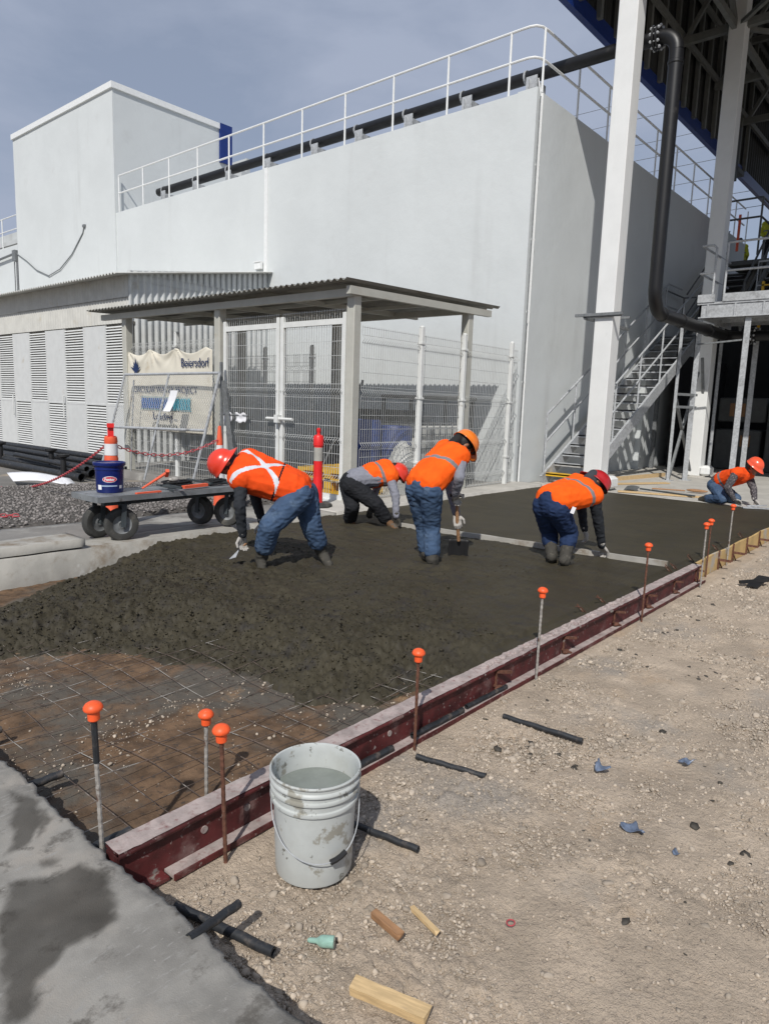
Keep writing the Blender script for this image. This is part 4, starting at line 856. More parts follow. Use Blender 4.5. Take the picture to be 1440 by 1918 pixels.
for k, y in enumerate((7.45, 8.95, 10.5, 12.0, 13.5, 15.3, 17.0, 18.6, 20.3)):
    m = MB(); m.box((12.70, y-.12, 7.29), (12.715, y+.12, 7.96)); m.box((12.715, y-.12, 7.29), (13.05, y-.105, 7.86)); m.box((12.66, y+.04, 7.29), (12.699, y+.055, 7.90)); m.lathe([(PR+.004, -.02), (PR+.018, -.02), (PR+.018, .02), (PR+.004, .02)], (12.9, y+.22, zc), 20, up=(0, 1, 0), caps=False)
    o = m.build('pipe_support', 'galv', loc=(12.9, y, 7.3)); tag(o, ORD[k]+' under the black roof pipe, counted from the hall corner', 'bracket', 'brackets under the roof pipe')
# ================================================================ STEEL STRUCTURE on the right
CG = 'white columns of the open steel structure'
def column(x, y, z1, lab):
    t = thing('steel_column', lab, 'column', (x, y, .15), CG); w_ = .345
    m = MB(); m.bevbox((x, y, .16), (x+w_, y+w_, z1), .012); m.build('shaft', 'colw', t)
    m = MB(); m.bevbox((x-.12, y-.12, .13), (x+w_+.12, y+w_+.12, .185), .01); m.build('base_plate', 'floor', t)
    m = MB(); m.bevbox((x-.03, y-.22, .186), (x+w_+.02, y+.02, .42), .05); m.build('foam_guard', 'railw', t); return t
column(12.38, 5.30, 12.2, 'nearest sunlit white square column in front of the stairs')
column(17.3, 4.975, 12.2, 'second white square column partly shaded behind the pipe elbow')
column(23.5, 4.5, 12.2, 'farthest shaded square column in the dark plant'); column(23.5, -1.8, 12.2, 'shaded square column outside the view at the right')
column(17.3, -2.2, 12.2, 'shaded square column beyond the right border'); 
m = MB(); m.box((12.33, 5.14, 3.30), (12.37, 5.85, 3.34)); m.box((12.74, 5.14, 3.30), (12.78, 5.75, 3.34)); m.box((12.33, 5.80, 3.27), (14.4, 5.84, 3.33)); m.box((12.30, 5.1, 3.32), (12.36, 6.0, 3.37))
tag(m.build('strut_channel', 'galvd', loc=(12.4, 5.4, 3.3)), 'slotted grey channel clamped across the nearest white column', 'strut')
t = thing('plant_roof', 'large dark roof structure with blue fascia, steel trusses and corrugated cladding over the stairs', 'roof structure', (17, 3, 9))
X0 = 11.92; FY = 6.5
m = MB(); m.box((X0, FY-.02, 8.72), (21.6, FY+.10, 9.02)); m.box((X0-.1, -12, 9.35), (X0, FY+.1, 9.6)); m.box((22.9, FY-.02, 8.72), (34, FY+.10, 9.02)); m.build('blue_fascia', 'blue', t)
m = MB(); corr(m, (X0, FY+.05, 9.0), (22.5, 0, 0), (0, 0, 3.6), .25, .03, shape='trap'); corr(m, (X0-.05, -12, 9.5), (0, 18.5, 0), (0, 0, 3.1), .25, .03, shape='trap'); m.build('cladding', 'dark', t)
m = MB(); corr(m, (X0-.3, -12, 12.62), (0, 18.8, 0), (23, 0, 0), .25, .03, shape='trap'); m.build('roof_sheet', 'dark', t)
m = MB(); m.box((21.6, FY-.3, 8.2), (22.2, FY+.1, 9.6)); m.box((22.15, FY-.3, 8.5), (22.9, FY+.1, 8.62)); m.build('fascia_step', 'dark', t)
for i in range(15): MB().bar((X0+.6+.8*i*1.0, FY-.06, 8.9), (X0+.6+.8*i, FY-.06, 12.5), .10, .10).build('stud', 'truss', t)
for z in (10.2, 11.4): MB().bar((X0, FY-.14, z), (34, FY-.14, z), .07, .14).build('girt', 'truss', t)
for k, x in enumerate((12.55, 14.9, 17.47, 20.2, 23.0, 26.2)):
    f = MB(); zl = 10.05; zt = 12.2
    f.bar((x, FY-.1, zl), (x, -9, zl), .13, .16); f.bar((x, FY-.1, zt), (x, -9, zt), .13, .16)
    yy = np.linspace(FY-.2, -9, 13)
    for i in range(12):
        a, b = (zl, zt) if i % 2 == 0 else (zt, zl); f.bar((x, yy[i], a), (x, yy[i+1], b), .09, .09)
        f.bar((x, yy[i+1], zl), (x, yy[i+1], zt), .07, .07)
    f.build('truss', 'truss', t)
m = MB()
for y in (5.6, 3.9, 2.2, .5, -1.2, -3): m.bar((X0, y, 12.40), (34, y, 12.40), .10, .18)
m.build('purlins', 'truss', t)
m = MB()
for x0, x1 in ((12.55, 17.47), (17.47, 23.0)):
    for y in (5.2, -1.5): m.bar((x0, y, 9.9), ((x0+x1)/2, y-.0, 12.2), .10, .10); m.bar((x1, y, 9.9), ((x0+x1)/2, y, 12.2), .10, .10); m.bar((x0, y, 10.0), (x1, y, 10.0), .10, .14)
    m.bar((x0, 5.2, 10.02), (x1, .2, 10.02), .08, .08); m.bar((x1, 5.2, 10.04), (x0, .2, 10.04), .08, .08)
m.build('braces', 'truss', t)
# ================================================================ STAIRS along the hall wall
t = thing('steel_stairs', 'galvanised steel staircase with tube handrails climbing along the hall side wall', 'stairs', (12.6, 6.2, .15))
SX, SZ, EX, EZ, YL, YR = 12.70, .16, 18.75, 3.55, 6.60, 5.74
n_ = 18
for i in range(n_):
    x = SX+(EX-SX)*i/n_; z = SZ+(EZ-SZ)*(i+1)/n_; m = MB(); m.box((x, YR+.02, z-.03), (x+.27, YL-.02, z)); m.box((x, YR+.02, z-.055), (x+.015, YL-.02, z-.002)); o = m.build('tread', 'yel' if i == 0 else 'galv', t)
for y, nm in ((YL, 0), (YR, 1)):
    m = MB(); m.bar((SX-.1, y, SZ+.02), (EX+.1, y, EZ+.02), .05, .26, (0, 0, 1)); m.build('stringer', 'galv', t)
sl = (EZ-SZ)/(EX-SX)
for y in (YL, YR):
    m = MB(); a = Vector((SX-.05, y, SZ+1.36)); b = Vector((EX, y, EZ+1.36)); lo = Vector((0, 0, -.55)); m.tube([(SX-.05, y, SZ), a, b, b+Vector((1.0, 0, 0))], .022, 8); m.tube([a+lo, b+lo, b+lo+Vector((1, 0, 0))], .020, 8); m.build('handrail', 'galv', t)
    for i in range(5):
        x = SX+1.15+i*1.2; z = SZ+(x-SX)*sl; MB().tube([(x, y, z), (x, y, z+1.36)], .020, 8).build('baluster', 'galv', t)
m = MB(); m.box((EX, 5.7, EZ-.1), (20.2, 6.7, EZ)); m.build('landing', 'galvd', t)
m = MB()
for x in (EX+.05, 20.15):
    for y in (5.75, 6.65): m.tube([(x, y, EZ), (x, y, EZ+1.2)], .022, 6); m.bar((x, y, .15), (x, y, EZ), .09, .09)
for z in (.6, 1.2): m.tube([(EX, 6.65, EZ+z), (20.15, 6.65, EZ+z), (20.15, 5.75, EZ+z)], .022, 6)
m.build('landing_frame', 'galvd', t)
m = MB(); m.tube([(20.2, 6.6, EZ+1.3), (23.5, 6.6, EZ+3.6)], .022, 6); m.tube([(20.2, 6.6, EZ+.7), (23.5, 6.6, EZ+3.0)], .02, 6); m.bar((20.2, 6.6, EZ), (23.5, 6.6, EZ+2.3), .05, .24); m.bar((20.2, 5.8, EZ), (23.5, 5.8, EZ+2.3), .05, .24)
for i in range(10): m.box((20.3+.33*i, 5.82, EZ+.2+.23*i), (20.55+.33*i, 6.58, EZ+.23+.23*i))
m.build('upper_flight', 'galvd', t)
# ================================================================ PLATFORM / walkway at the right
t = thing('raised_walkway', 'galvanised raised walkway with guard rails and tall angle legs at the right border', 'walkway', (16, 4, .15))
m = MB(); m.box((14.80, -3, 3.76), (17.2, 4.62, 3.80)); m.box((14.78, -3, 3.80), (14.80, 4.15, 3.95)); m.box((14.78, 4.3, 3.80), (14.8, 4.62, 3.95)); m.build('deck', 'galv', t)
m = MB(); m.box((14.82, -3, 3.50), (14.86, 4.58, 3.755)); m.box((14.78, -3, 3.50), (14.86, 4.58, 3.52)); m.box((14.82, 4.54, 3.50), (17.2, 4.58, 3.755)); 
for i in range(14): m.box((14.79, 4.4-.5*i, 3.52), (14.82, 4.43-.5*i, 3.755))
for x in (15.5, 16.2, 16.9): m.box((x, -3, 3.55), (x+.05, 4.5, 3.75))
m.build('edge_beam', 'galv', t)
for (x, y, w_) in ((14.86, 4.50, .11), (14.86, 3.62, .12), (17.0, 3.90, .12), (14.4, 4.72, .07), (16.9, 4.6, .08), (14.86, .8, .12)):
    m = MB(); m.box((x, y, .15), (x+.012, y+w_, 3.5)); m.box((x, y+w_-.012, .15), (x+w_, y+w_, 3.5)); m.box((x-.05, y-.05, .15), (x+.15, y+.15, .165)); m.build('leg', 'galv', t)
m = MB(); m.bar((14.45, 4.75, .2), (15.8, 4.75, 2.5), .05, .05); m.bar((14.45, 4.75, 1.9), (15.9, 4.75, .3), .05, .05); m.bar((14.4, 4.72, 2.0), (14.95, 4.5, 2.0), .04, .05); m.bar((14.4, 4.72, 1.75), (14.95, 4.5, 1.75), .04, .05); m.bar((16.9, 4.7, .2), (15.8, 4.7, 2.8), .05, .05); m.bar((14.86, 4.56, 3.0), (14.9, 3.6, 3.08), .03, .03); m.build('bracing', 'galvd', t)
m = MB()
for z in (4.38, 4.90): m.tube([(14.82, 4.15, z), (14.82, -3, z)], .022, 8)
for y in (4.15, 2.6, 1.2): m.tube([(14.82, y, 3.8), (14.82, y, 4.9)], .022, 8)
for z in (4.36, 4.88): m.tube([(14.82, 4.62, z), (14.82, 4.42, z), (14.82, 4.36, z-.06), (14.82, 4.36, 3.8)] if z > 4.5 else [(14.82, 4.62, z), (14.82, 4.36, z)], .022, 8); m.tube([(14.82, 4.62, z), (16.9, 4.62, z)], .022, 8)
m.tube([(15.9, 3.5, 3.8), (15.9, 3.5, 4.75), (15.9, 3.42, 4.84), (15.9, 3.2, 4.84), (15.9, 3.1, 4.75), (15.9, 3.1, 3.8)], .022, 8)
m.tube([(17.1, 4.1, 3.8), (17.1, 4.1, 4.9), (17.1, 1, 4.9)], .02, 6); m.tube([(17.1, 4.1, 4.4), (17.1, 1, 4.4)], .02, 6)
m.build('guard_rail', 'galv', t)
PQ = []
for ch in kids(t):
    for v in ch.data.vertices:
        wx, wy, wz = v.co.x+16, v.co.y+4, v.co.z+.15; v.co = Vector((wx+1.2-16, wy*1.081-4, (1.6+(wz-1.6)*1.081 if wz > 1 else wz)-.15))
m = MB()
for y in (3.85, 4.25): m.box((18.2, y, 3.6), (18.28, y+.05, 4.7))
for i in range(5): m.box((18.2, 3.85, 3.8+.2*i), (18.28, 4.3, 3.83+.2*i))
tag(m.build('yellow_ladder', 'yel', loc=(18.2, 4, 3.6)), 'small yellow ladder standing behind the raised walkway', 'ladder')
# rear stairs to the upper level with dark treads and rails
t = thing('rear_stairs', 'dark steel stairs rising behind the walkway to the upper level', 'stairs', (19.5, 4.6, 3.8))
m = MB()
for i in range(11): m.box((19.4+.26*i, 3.0, 3.9+.22*i), (19.65+.26*i, 4.9, 3.94+.22*i))
m.bar((19.3, 4.95, 3.8), (22.2, 4.95, 6.3), .05, .22); m.build('treads', 'galvd', t)
m = MB()
for dz in (.55, 1.1): m.tube([(19.3, 4.95, 3.8+dz), (22.2, 4.95, 6.3+dz), (24, 4.95, 6.3+dz)], .028, 6)
for x in (19.3, 20.7, 22.2, 23.5): m.tube([(x, 4.95, min(6.3, 3.8+(x-19.3)*.862)), (x, 4.95, min(6.3, 3.8+(x-19.3)*.862)+1.1)], .028, 6)
for z in (7.0, 7.5): m.tube([(21.6, 6.3, z), (21.6, 5.3, z), (24, 5.3, z)], .028, 6)
m.tube([(21.6, 5.3, 6.0), (21.6, 5.3, 7.5)], .028, 6)
m.build('railing', 'machine', t)
m = MB(); m.box((22.2, -2, 5.88), (26.2, 6.2, 6.0)); m.box((26.2, -2, 5.88), (31, 8.5, 6.0)); tag(m.build('upper_deck', 'machine', loc=(22, 0, 6.2)), 'dark upper deck where two workers in yellow stand', 'deck')
m = MB(); m.box((21.55, 6.2, 6.0), (21.62, 6.28, 7.6)); m.box((22.3, 6.0, 6.3), (22.36, 6.06, 7.3)); tag(m.build('orange_post', 'orange_cone', loc=(21.6, 6.2, 6)), 'rust orange steel post on the upper deck by the stairs', 'post')
# plant machinery below the walkway (deep shade)
t = thing('plant_cabinets', 'dark equipment cabinets with faded yellow labels in the shade under the walkway', 'cabinets', (20, 3, .15))
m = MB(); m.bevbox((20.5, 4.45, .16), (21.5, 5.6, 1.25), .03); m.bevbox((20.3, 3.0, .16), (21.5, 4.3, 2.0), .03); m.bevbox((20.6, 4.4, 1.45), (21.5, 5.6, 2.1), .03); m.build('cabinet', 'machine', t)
m = MB(); m.box((20.28, 3.3, 1.55), (20.299, 3.6, 1.85)); m.box((20.58, 4.9, 1.6), (20.599, 5.3, 1.95)); m.box((20.48, 4.7, .8), (20.499, 4.95, 1.1)); m.build('warning_label', 'woodr', t)
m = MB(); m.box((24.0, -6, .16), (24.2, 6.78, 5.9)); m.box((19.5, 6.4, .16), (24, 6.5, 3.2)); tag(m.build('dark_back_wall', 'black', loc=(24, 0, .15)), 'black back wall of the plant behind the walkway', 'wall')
t = thing('plant_skid', 'black machine skid at the right border behind the kneeling worker', 'machine', (18, 2, .15))
m = MB(); m.bevbox((17.6, 1.0, .16), (19.4, 3.1, 3.2), .04); m.build('body', 'black', t)
m = MB(); 
for z in (.9, 1.5, 2.15): m.box((17.55, 1.0, z), (17.599, 3.1, z+.06))
m.build('trim_bars', 'galvd', t)
# ================================================================ items on the light floor
m = MB(); m.bar((13.55, 5.95, .19), (16.6, 5.55, .19), .05, .09); m.bar((13.6, 5.55, .17), (14.9, 4.9, .17), .16, .02); tag(m.build('timber', 'wood', loc=(15, 5.8, .15)), 'long timber lying on the light floor below the stairs', 'timber')
m = MB(); m.bar((12.4, 4.95, .175), (12.95, 3.62, .165), .16, .02); tag(m.build('plank', 'wood', loc=(12.7, 4.2, .15)), 'plank with broken end lying at the edge of the fresh slab', 'plank')
t = thing('flat_shovel', 'flat grey shovel lying on the light floor beside the planks', 'shovel', (12.9, 4.9, .16))
m = MB(); m.grid(lambda u, v: (12.75+.30*v, 4.98-.24*u+.05*v, .17+.05*v+.02*sin(u*3)), 4, 4); o = m.build('blade', 'machine', t); o.modifiers.new('s', 'SOLIDIFY').thickness = .004
m = MB(); m.tube([(12.95, 4.75, .20), (12.75, 3.7, .19)], .016, 8); m.build('handle', 'cartd', t)
m = MB(); m.tube([(13.3, 4.65, .19), (13.5, 4.1, .19)], .014, 8); m.ellip((13.6, 3.92, .20), ((.06, 0, 0), (0, .2, 0), (0, 0, .03))); tag(m.build('grout_float', 'woodr', loc=(13.4, 4.2, .16)), 'wooden handled float with black pad on the light floor', 'float')
# ================================================================ traffic posts and chain
def delineator(loc, lab, mat, top, base=True):
    t = thing('traffic_post', lab, 'traffic post', loc, 'plastic traffic posts')
    m = MB(); m.lathe([(.02, .0), (.20, .0), (.205, .02), (.19, .045), (.07, .06), (.06, .07)], n=8); m.build('base', 'rubber', t, local=True)
    if top == 'cone': pr = [(.085, .05), (.078, .08), (.066, .30), (.052, .60), (.046, .62), (.050, .64), (.036, .86), (.034, .88), (.020, 1.02), (.018, 1.03), (.010, 1.035)]
    else: pr = [(.075, .05), (.068, .07), (.060, .60), (.060, .82), (.068, .825), (.068, .94), (.055, .96), (.024, .97), (.022, 1.0), (.030, 1.02), (.026, 1.05), (.01, 1.06)]
    m = MB(); m.lathe(pr, n=24); m.build('body', mat, t, smooth=True, local=True)
    for a, b in (((.62, .80),) if top != 'cone' else ((.66, .80), (.36, .50))):
        ra = np.interp([a, b], [z for r, z in pr], [r for r, z in pr]); m = MB(); m.lathe([(ra[0]+.002, a), (ra[1]+.002, b)], n=24, caps=False); m.build('reflective_band', 'reflect' if top != 'cone' else 'reflw', t, smooth=True, local=True)
    return t
delineator((6.49, 6.72, .205), 'red post with grey band on a black base in front of the wire gate', 'red_cone', 'post')
delineator((5.16, 7.08, .242), 'tapered orange cone post behind the left worker', 'orange_cone', 'cone')
t = thing('traffic_post', 'orange grabber-top post behind the blue bucket, tied to the red chain', 'traffic post', (3.66, 6.90, .242), 'plastic traffic posts')
m = MB(); m.lathe([(.02, 0), (.20, 0), (.205, .02), (.19, .045), (.07, .06)], n=8); m.build('base', 'rubber', t, local=True)
m = MB(); m.lathe([(.085, .05), (.074, .07), (.068, .5), (.0655, .64), (.070, .66), (.070, .71), (.0655, .73), (.064, .87), (.068, .88), (.062, .93), (.050, .94)], n=24); m.build('body', 'orange_cone', t, smooth=True, local=True)
m = MB(); q_ = Matrix.Rotation(R(-28), 3, 'Z'); m.box((-.03, -.055, .88), (.03, -.025, 1.03), q_, (0, 0, .95)); m.box((-.03, .025, .88), (.03, .055, 1.03), q_, (0, 0, .95)); m.box((-.035, -.085, 1.03), (.035, .085, 1.07), q_, (0, 0, .95)); m.box((-.012, -.03, .88), (.012, .03, .99), q_, (0, 0, .95)); m.build('grab_handle', 'red_cone', t, local=True)
for a, b in ((.74, .86), (.50, .62)): m = MB(); m.lathe([(.0680, a), (.0660, b)], n=24, caps=False); m.build('reflective_band', 'reflw', t, smooth=True, local=True)
m = MB()
def chain(m, pts):
    P = [Vector(p) for p in pts]; L = sum((b-a).length for a, b in zip(P[:-1], P[1:])); n = int(L/.055); k = 0
    for i in range(n):
        d = i*L/n; 
        for a, b in zip(P[:-1], P[1:]):
            l = (b-a).length
            if d <= l: break
            d -= l
        p = a.lerp(b, d/l); u = (b-a).normalized(); s_ = u.cross(Vector((0, 0, 1))).normalized() if i % 2 else Vector((0, 0, 1))
        m.tube([p+u*.034*cos(q)+s_*.015*sin(q) for q in np.linspace(0, 2*pi, 9)], .0055, 5, caps=False)
def cat(a, b, dip, n=12): a, b = Vector(a), Vector(b); return [a.lerp(b, i/n)-Vector((0, 0, dip*4*(i/n)*(1-i/n))) for i in range(n+1)]
chain(m, cat((3.66, 6.92, 1.12), (4.45, 11.2, .14), .12)); chain(m, cat((4.45, 11.2, .14), (3.6, 12.6, .06), 0)); chain(m, cat((3.66, 6.90, 1.10), (5.16, 7.08, 1.12), .16))
tag(m.build('barrier_chain', 'chain', loc=(4, 8, .5)), 'red and pale plastic barrier chain hanging between the traffic posts', 'chain')
m = MB(); chain(m, [(2.9, 8.1, .26), (3.1, 7.98, .26), (2.95, 7.9, .265), (3.12, 7.85, .26)]); tag(m.build('chain_scrap', 'chain', loc=(3, 8, .25)), 'short piece of red chain on the gravel at the left border', 'chain')
m = MB(); m.grid(lambda u, v: (4.75+.60*u+.15*v, 12.25-1.1*u+.65*v, .12+.04*sin(u*4)+.08*v), 8, 6); o = m.build('paper_sheet', 'white', loc=(5, 12, .1), smooth=True); o.modifiers.new('s', 'SOLIDIFY').thickness = .003; tag(o, 'large white paper sheet on the ground by the black pipes', 'paper')
# stack of black pipes by the shed: each pipe is a thing
rp = random.Random(3)
PL = ['rearmost thick black pipe at the foot of the louvred doors', 'second black pipe from the louvred doors, in the bottom row', 'middle black pipe of the bottom row of the pile', 'black pipe near the front of the pile, beside the frontmost thin one', 'upper black pipe stacked against the louvred doors', 'slimmer black pipe resting in the top row of the pile', 'frontmost thin black pipe on the asphalt beside the paper sheet', 'thinnest black pipe lying slantwise on top of the front of the pile']
for i, (y0, x0, y1, x1, z, r_) in enumerate(((19.5, 7.35, 13.2, 7.1, .12, .09), (19.5, 7.0, 13.4, 6.9, .12, .085), (19.5, 6.6, 13.0, 6.7, .13, .09), (19.5, 6.2, 12.7, 6.35, .12, .08), (19.5, 7.1, 13.6, 7.25, .29, .07), (19.5, 6.8, 13.0, 6.7, .27, .06), (19.5, 5.8, 12.3, 5.95, .11, .07), (15.8, 6.2, 12.2, 6.0, .27, .05))):
    m = MB(); m.tube([(x0, y0, z), (x1, y1, z)], r_, 14, caps=False); m.tube([(x0, y0, z), (x1, y1, z)], r_*.85, 14, caps=False)
    tag(m.build('black_pipe', 'hdpe', loc=(x1, y1, z), smooth=True), PL[i], 'pipe', 'pipes piled by the shed')
for k, (x, y) in enumerate(((5.9, 12.9), (6.3, 14.3), (6.2, 16.6))):
    m = MB(); m.lathe([(.10, .02), (.10, .06), (.055, .08), (.05, .42), (.11, .45), (.11, .49)], (x, y, 0), 12); m.bar((x-.12, y, .47), (x+.12, y, .47), .03, .03)
    tag(m.build('pipe_stand', 'black', loc=(x, y, 0), smooth=True), ('nearest', 'middle', 'farthest')[k]+' short black stand holding the pile of pipes', 'stand', 'black stands in the pipe pile')
# ================================================================ CART
t = thing('flatbed_cart', 'grey steel platform cart with pneumatic wheels loaded with tools', 'cart', (3.9, 6.3, .24))
DZ = .675; cx0, cx1, cy0, cy1 = 3.05, 4.80, 6.02, 6.52
m = MB(); m.bevbox((cx0, cy0, DZ-.012), (cx1, cy1, DZ), .004); m.box((cx0, cy0-.004, DZ-.050), (cx1, cy0+.006, DZ+.004)); m.box((cx0-.004, cy0, DZ-.05), (cx0+.006, cy1, DZ+.004)); m.box((cx0, cy1-.006, DZ-.05), (cx1, cy1+.004, DZ+.004)); m.build('deck', 'cart', t)
m = MB()
for y in (cy0+.08, cy1-.12): m.box((cx0+.1, y, DZ-.095), (cx1-.05, y+.05, DZ-.013))
m.build('under_frame', 'cartd', t)
def wheel(x, y, rz, lab=None):
    wz = .160+.226; m = MB(); up = (sin(rz), cos(rz), 0)
    m.lathe([(.090, -.040), (.125, -.048), (.148, -.042), (.1585, -.022), (.1600, 0), (.1585, .022), (.148, .042), (.125, .048), (.090, .040), (.086, 0), (.090, -.040)], (x, y, wz), 28, up=up, caps=False); ty = m.build('tyre', 'rubber', wt, smooth=True)
    m = MB(); m.lathe([(.0, -.022), (.03, -.035), (.05, -.026), (.084, -.032), (.093, -.040), (.093, .040), (.084, .032), (.05, .026), (.03, .035), (0, .022)], (x, y, wz), 24, up=up); m.build('rim', 'ibc' if 0 else 'galvd', wt, smooth=True)
    m = MB(); s_ = Vector(up)
    for k in (-1, 1):
        a = Vector((x, y, wz-.02))+s_*.066*k; b = Vector((x+.02, y, DZ-.09))+s_*.066*k; m.bar(a, b, .012, .045, (cos(rz), -sin(rz), 0))
    m.tube([Vector((x, y, wz))-s_*.07, Vector((x, y, wz))+s_*.07], .012, 8); m.bar(Vector((x-.05, y, DZ-.09)), Vector((x+.07, y, DZ-.09)), .14, .014); m.build('fork', 'cartd', wt)
for (x, y, rz) in ((3.34, 6.14, .25), (3.24, 6.40, -.15), (4.42, 6.42, 1.25), (4.60, 6.16, 1.1)):
    wt = thing('wheel', None, None, (0, 0, 0)); wt.parent = t; wt.location = Vector((x, y, .392))-Vector(t.location); wheel(x, y, rz)
t = thing('blue_bucket', 'dark blue lidded bucket with a red oval label on the left end of the cart', 'bucket', (3.34, 6.34, DZ))
b = Vector((3.34, 6.34, DZ)); bt = [(.118, .002), (.122, .01), (.130, .22), (.136, .222), (.136, .232), (.131, .236), (.132, .255), (.140, .257), (.140, .268), (.134, .27)]
m = MB(); m.lathe(bt, b, 36); m.build('body', 'bluep', t, smooth=True)
m = MB(); m.lathe([(.134, .262), (.147, .262), (.150, .268), (.150, .288), (.146, .293), (.136, .293), (.134, .285), (.05, .285)], b, 36); m.build('lid', 'bluep', t, smooth=True)
vdir = math.atan2(-b.y, -b.x)
def cyl_patch(m, a0, a1, z0, z1, r0, r1, n=12, ell=False):
    if ell:
        ca = (a0+a1)/2; cz = (z0+z1)/2; P = []
        for k in range(28):
            q = 2*pi*k/28; a = ca+(a1-a0)/2*cos(q); z = cz+(z1-z0)/2*sin(q); r = r0; P.append((b.x+r*cos(a), b.y+r*sin(a), b.z+z))
        m.add([(b.x+r0*cos(ca), b.y+r0*sin(ca), b.z+cz)]+P, [(0, k+1, (k+1) % 28+1) for k in range(28)])
    else: m.grid(lambda u, v: (b.x+(r0+(r1-r0)*v)*cos(a0+(a1-a0)*u), b.y+(r0+(r1-r0)*v)*sin(a0+(a1-a0)*u), b.z+z0+(z1-z0)*v), n, 1)
m = MB(); cyl_patch(m, vdir-.52, vdir+.52, .105, .165, .1290, .13, ell=True); m.build('oval_rim', 'white', t)
m = MB(); cyl_patch(m, vdir-.48, vdir+.48, .110, .160, .1305, .13, ell=True); m.build('oval_label', 'redlab', t)
m = MB(); cyl_patch(m, vdir-.95, vdir-.62, .035, .08, .1255, .1270); cyl_patch(m, vdir+.75, vdir+1.0, .045, .075, .1258, .127); m.build('sticker', 'white', t)
m = MB(); cyl_patch(m, vdir-.6, vdir+.55, .066, .078, .1268, .1272); m.build('text_strip', 'paleblue', t)
def cylT(z0, r):
    def f(co):
        a = vdir+co.x/r; return Vector((r*cos(a), r*sin(a), z0+co.y))
    return f
text_mesh('brand_word', 'Fester', .042, 'white', t, Matrix.Identity(4), depth=0, fn=cylT(.122, .1318), bold=.001, width=.095)
m = MB(); m.lathe([(.015, 0), (.015, .02)], b+Vector((.14*cos(vdir+1.45), .14*sin(vdir+1.45), .235)), 8, up=(cos(vdir+1.45), sin(vdir+1.45), 0)); m.lathe([(.015, 0), (.015, .02)], b+Vector((.13*cos(vdir-1.6), .13*sin(vdir-1.6), .235)), 8, up=(cos(vdir-1.6), sin(vdir-1.6), 0)); m.build('handle_ear', 'black', t)
# tools on the deck
t = thing('sledge_hammer', 'orange handled hammer propped up on the cart tools', 'hammer', (3.9, 6.3, DZ))
m = MB(); m.tube([(3.60, 6.20, DZ+.03), (3.83, 6.15, DZ+.17)], [.010, .016], 8); m.build('handle', 'orange_cone', t); m = MB(); m.bar((3.84, 6.13, DZ+.20), (3.87, 6.20, DZ+.14), .035, .035); m.build('head', 'orange_cone', t)
m = MB(); m.bar((3.45, 6.05, DZ+.008), (3.72, 6.07, DZ+.008), .04, .014); tag(m.build('orange_level', 'orange_cone', loc=(3.6, 6.06, DZ)), 'faded orange bar on the front edge of the cart', 'tool')
m = MB(); m.bar((3.98, 6.07, DZ+.03), (4.28, 6.10, DZ+.035), .05, .03); tag(m.build('orange_grip_saw', 'orange_cone', loc=(4.1, 6.08, DZ)), 'orange gripped hand tool in the middle of the cart', 'tool')
def coil(cx, cy, z, r, n, lab, mat='black'):
    m = MB(); rc = random.Random(int(cx*100)); P = []
    for i in range(n*14): a = i*2*pi/14; q = r*(.75+.35*math.sin(a*.37)+.1*rc.random()); P.append((cx+q*1.5*cos(a), cy+q*sin(a), z+.012+.010*(i/14)+.01*rc.random()))
    m.tube(P, .009, 6); return tag(m.build('cable_coil', mat, loc=(cx, cy, z)), lab, 'cable')
coil(4.10, 6.36, DZ, .10, 5, 'tangle of black cable in the middle of the cart'); coil(4.50, 6.25, DZ, .09, 5, 'coil of black cable at the right end of the cart')
m = MB(); rt = random.Random(5)
for k in range(9):
    a = rt.random()*3; p = Vector((3.75+.8*rt.random(), 6.12+.25*rt.random(), DZ+.015+.03*rt.random())); d = Vector((cos(a), sin(a), .1*rt.random()))*.16; m.bar(p-d, p+d, .02+.02*rt.random(), .02)
tag(m.build('hand_tools', 'cartd', loc=(4.2, 6.3, DZ)), 'heap of dark hand tools lying on the cart deck', 'tools')
m = MB(); m.ellip((4.02, 6.30, DZ+.085), ((.06, 0, 0), (0, .035, 0), (0, 0, .025))); m.ellip((4.07, 6.33, DZ+.06), ((.05, .02, 0), (0, .035, 0), (0, 0, .02))); tag(m.build('work_glove', 'glove', loc=(4.02, 6.3, DZ), smooth=True), 'dusty pale glove lying on the tool heap', 'glove')
# ================================================================ WHITE BUCKET
t = thing('white_bucket', 'white plastic bucket of cloudy water with wire handle standing on the tan ground', 'bucket', (1.55, 1.585, 0))
b = Vector((1.55, 1.59, 0)); H = .372
op = [(.125, .0), (.131, .004), (.133, .012), (.1355, .10), (.139, .20), (.1405, .262), (.149, .264), (.1505, .270), (.149, .277), (.1435, .280), (.1445, .305), (.1530, .306), (.154, .311), (.1525, .316), (.1465, .318), (.1475, .336), (.1560, .337), (.157, .341), (.155, .346), (.1505, .350), (.1510, .362), (.1555, .364), (.1570, .369), (.1545, .374), (.150, .3725), (.1475, .366), (.1455, .34), (.140, .25), (.1385, .2), (.128, .012), (.02, .010)]
m = MB(); m.lathe(op, b, 64, caps=False); m.lathe([(.125, .0), (.001, .001)], b, 64, caps=False); m.build('body', 'bucket', t, smooth=True)
m = MB(); m.lathe([(.1415, .285), (.001, .2852)], b, 48, caps=False); m.build('water', 'cwater', t, smooth=True)
av = math.atan2(-b.y, -b.x); lft = av-1.35; rgt = av+1.55
e1 = b+Vector((.154*cos(lft), .154*sin(lft), .291)); e2 = b+Vector((.154*cos(rgt), .154*sin(rgt), .291))
pts = []
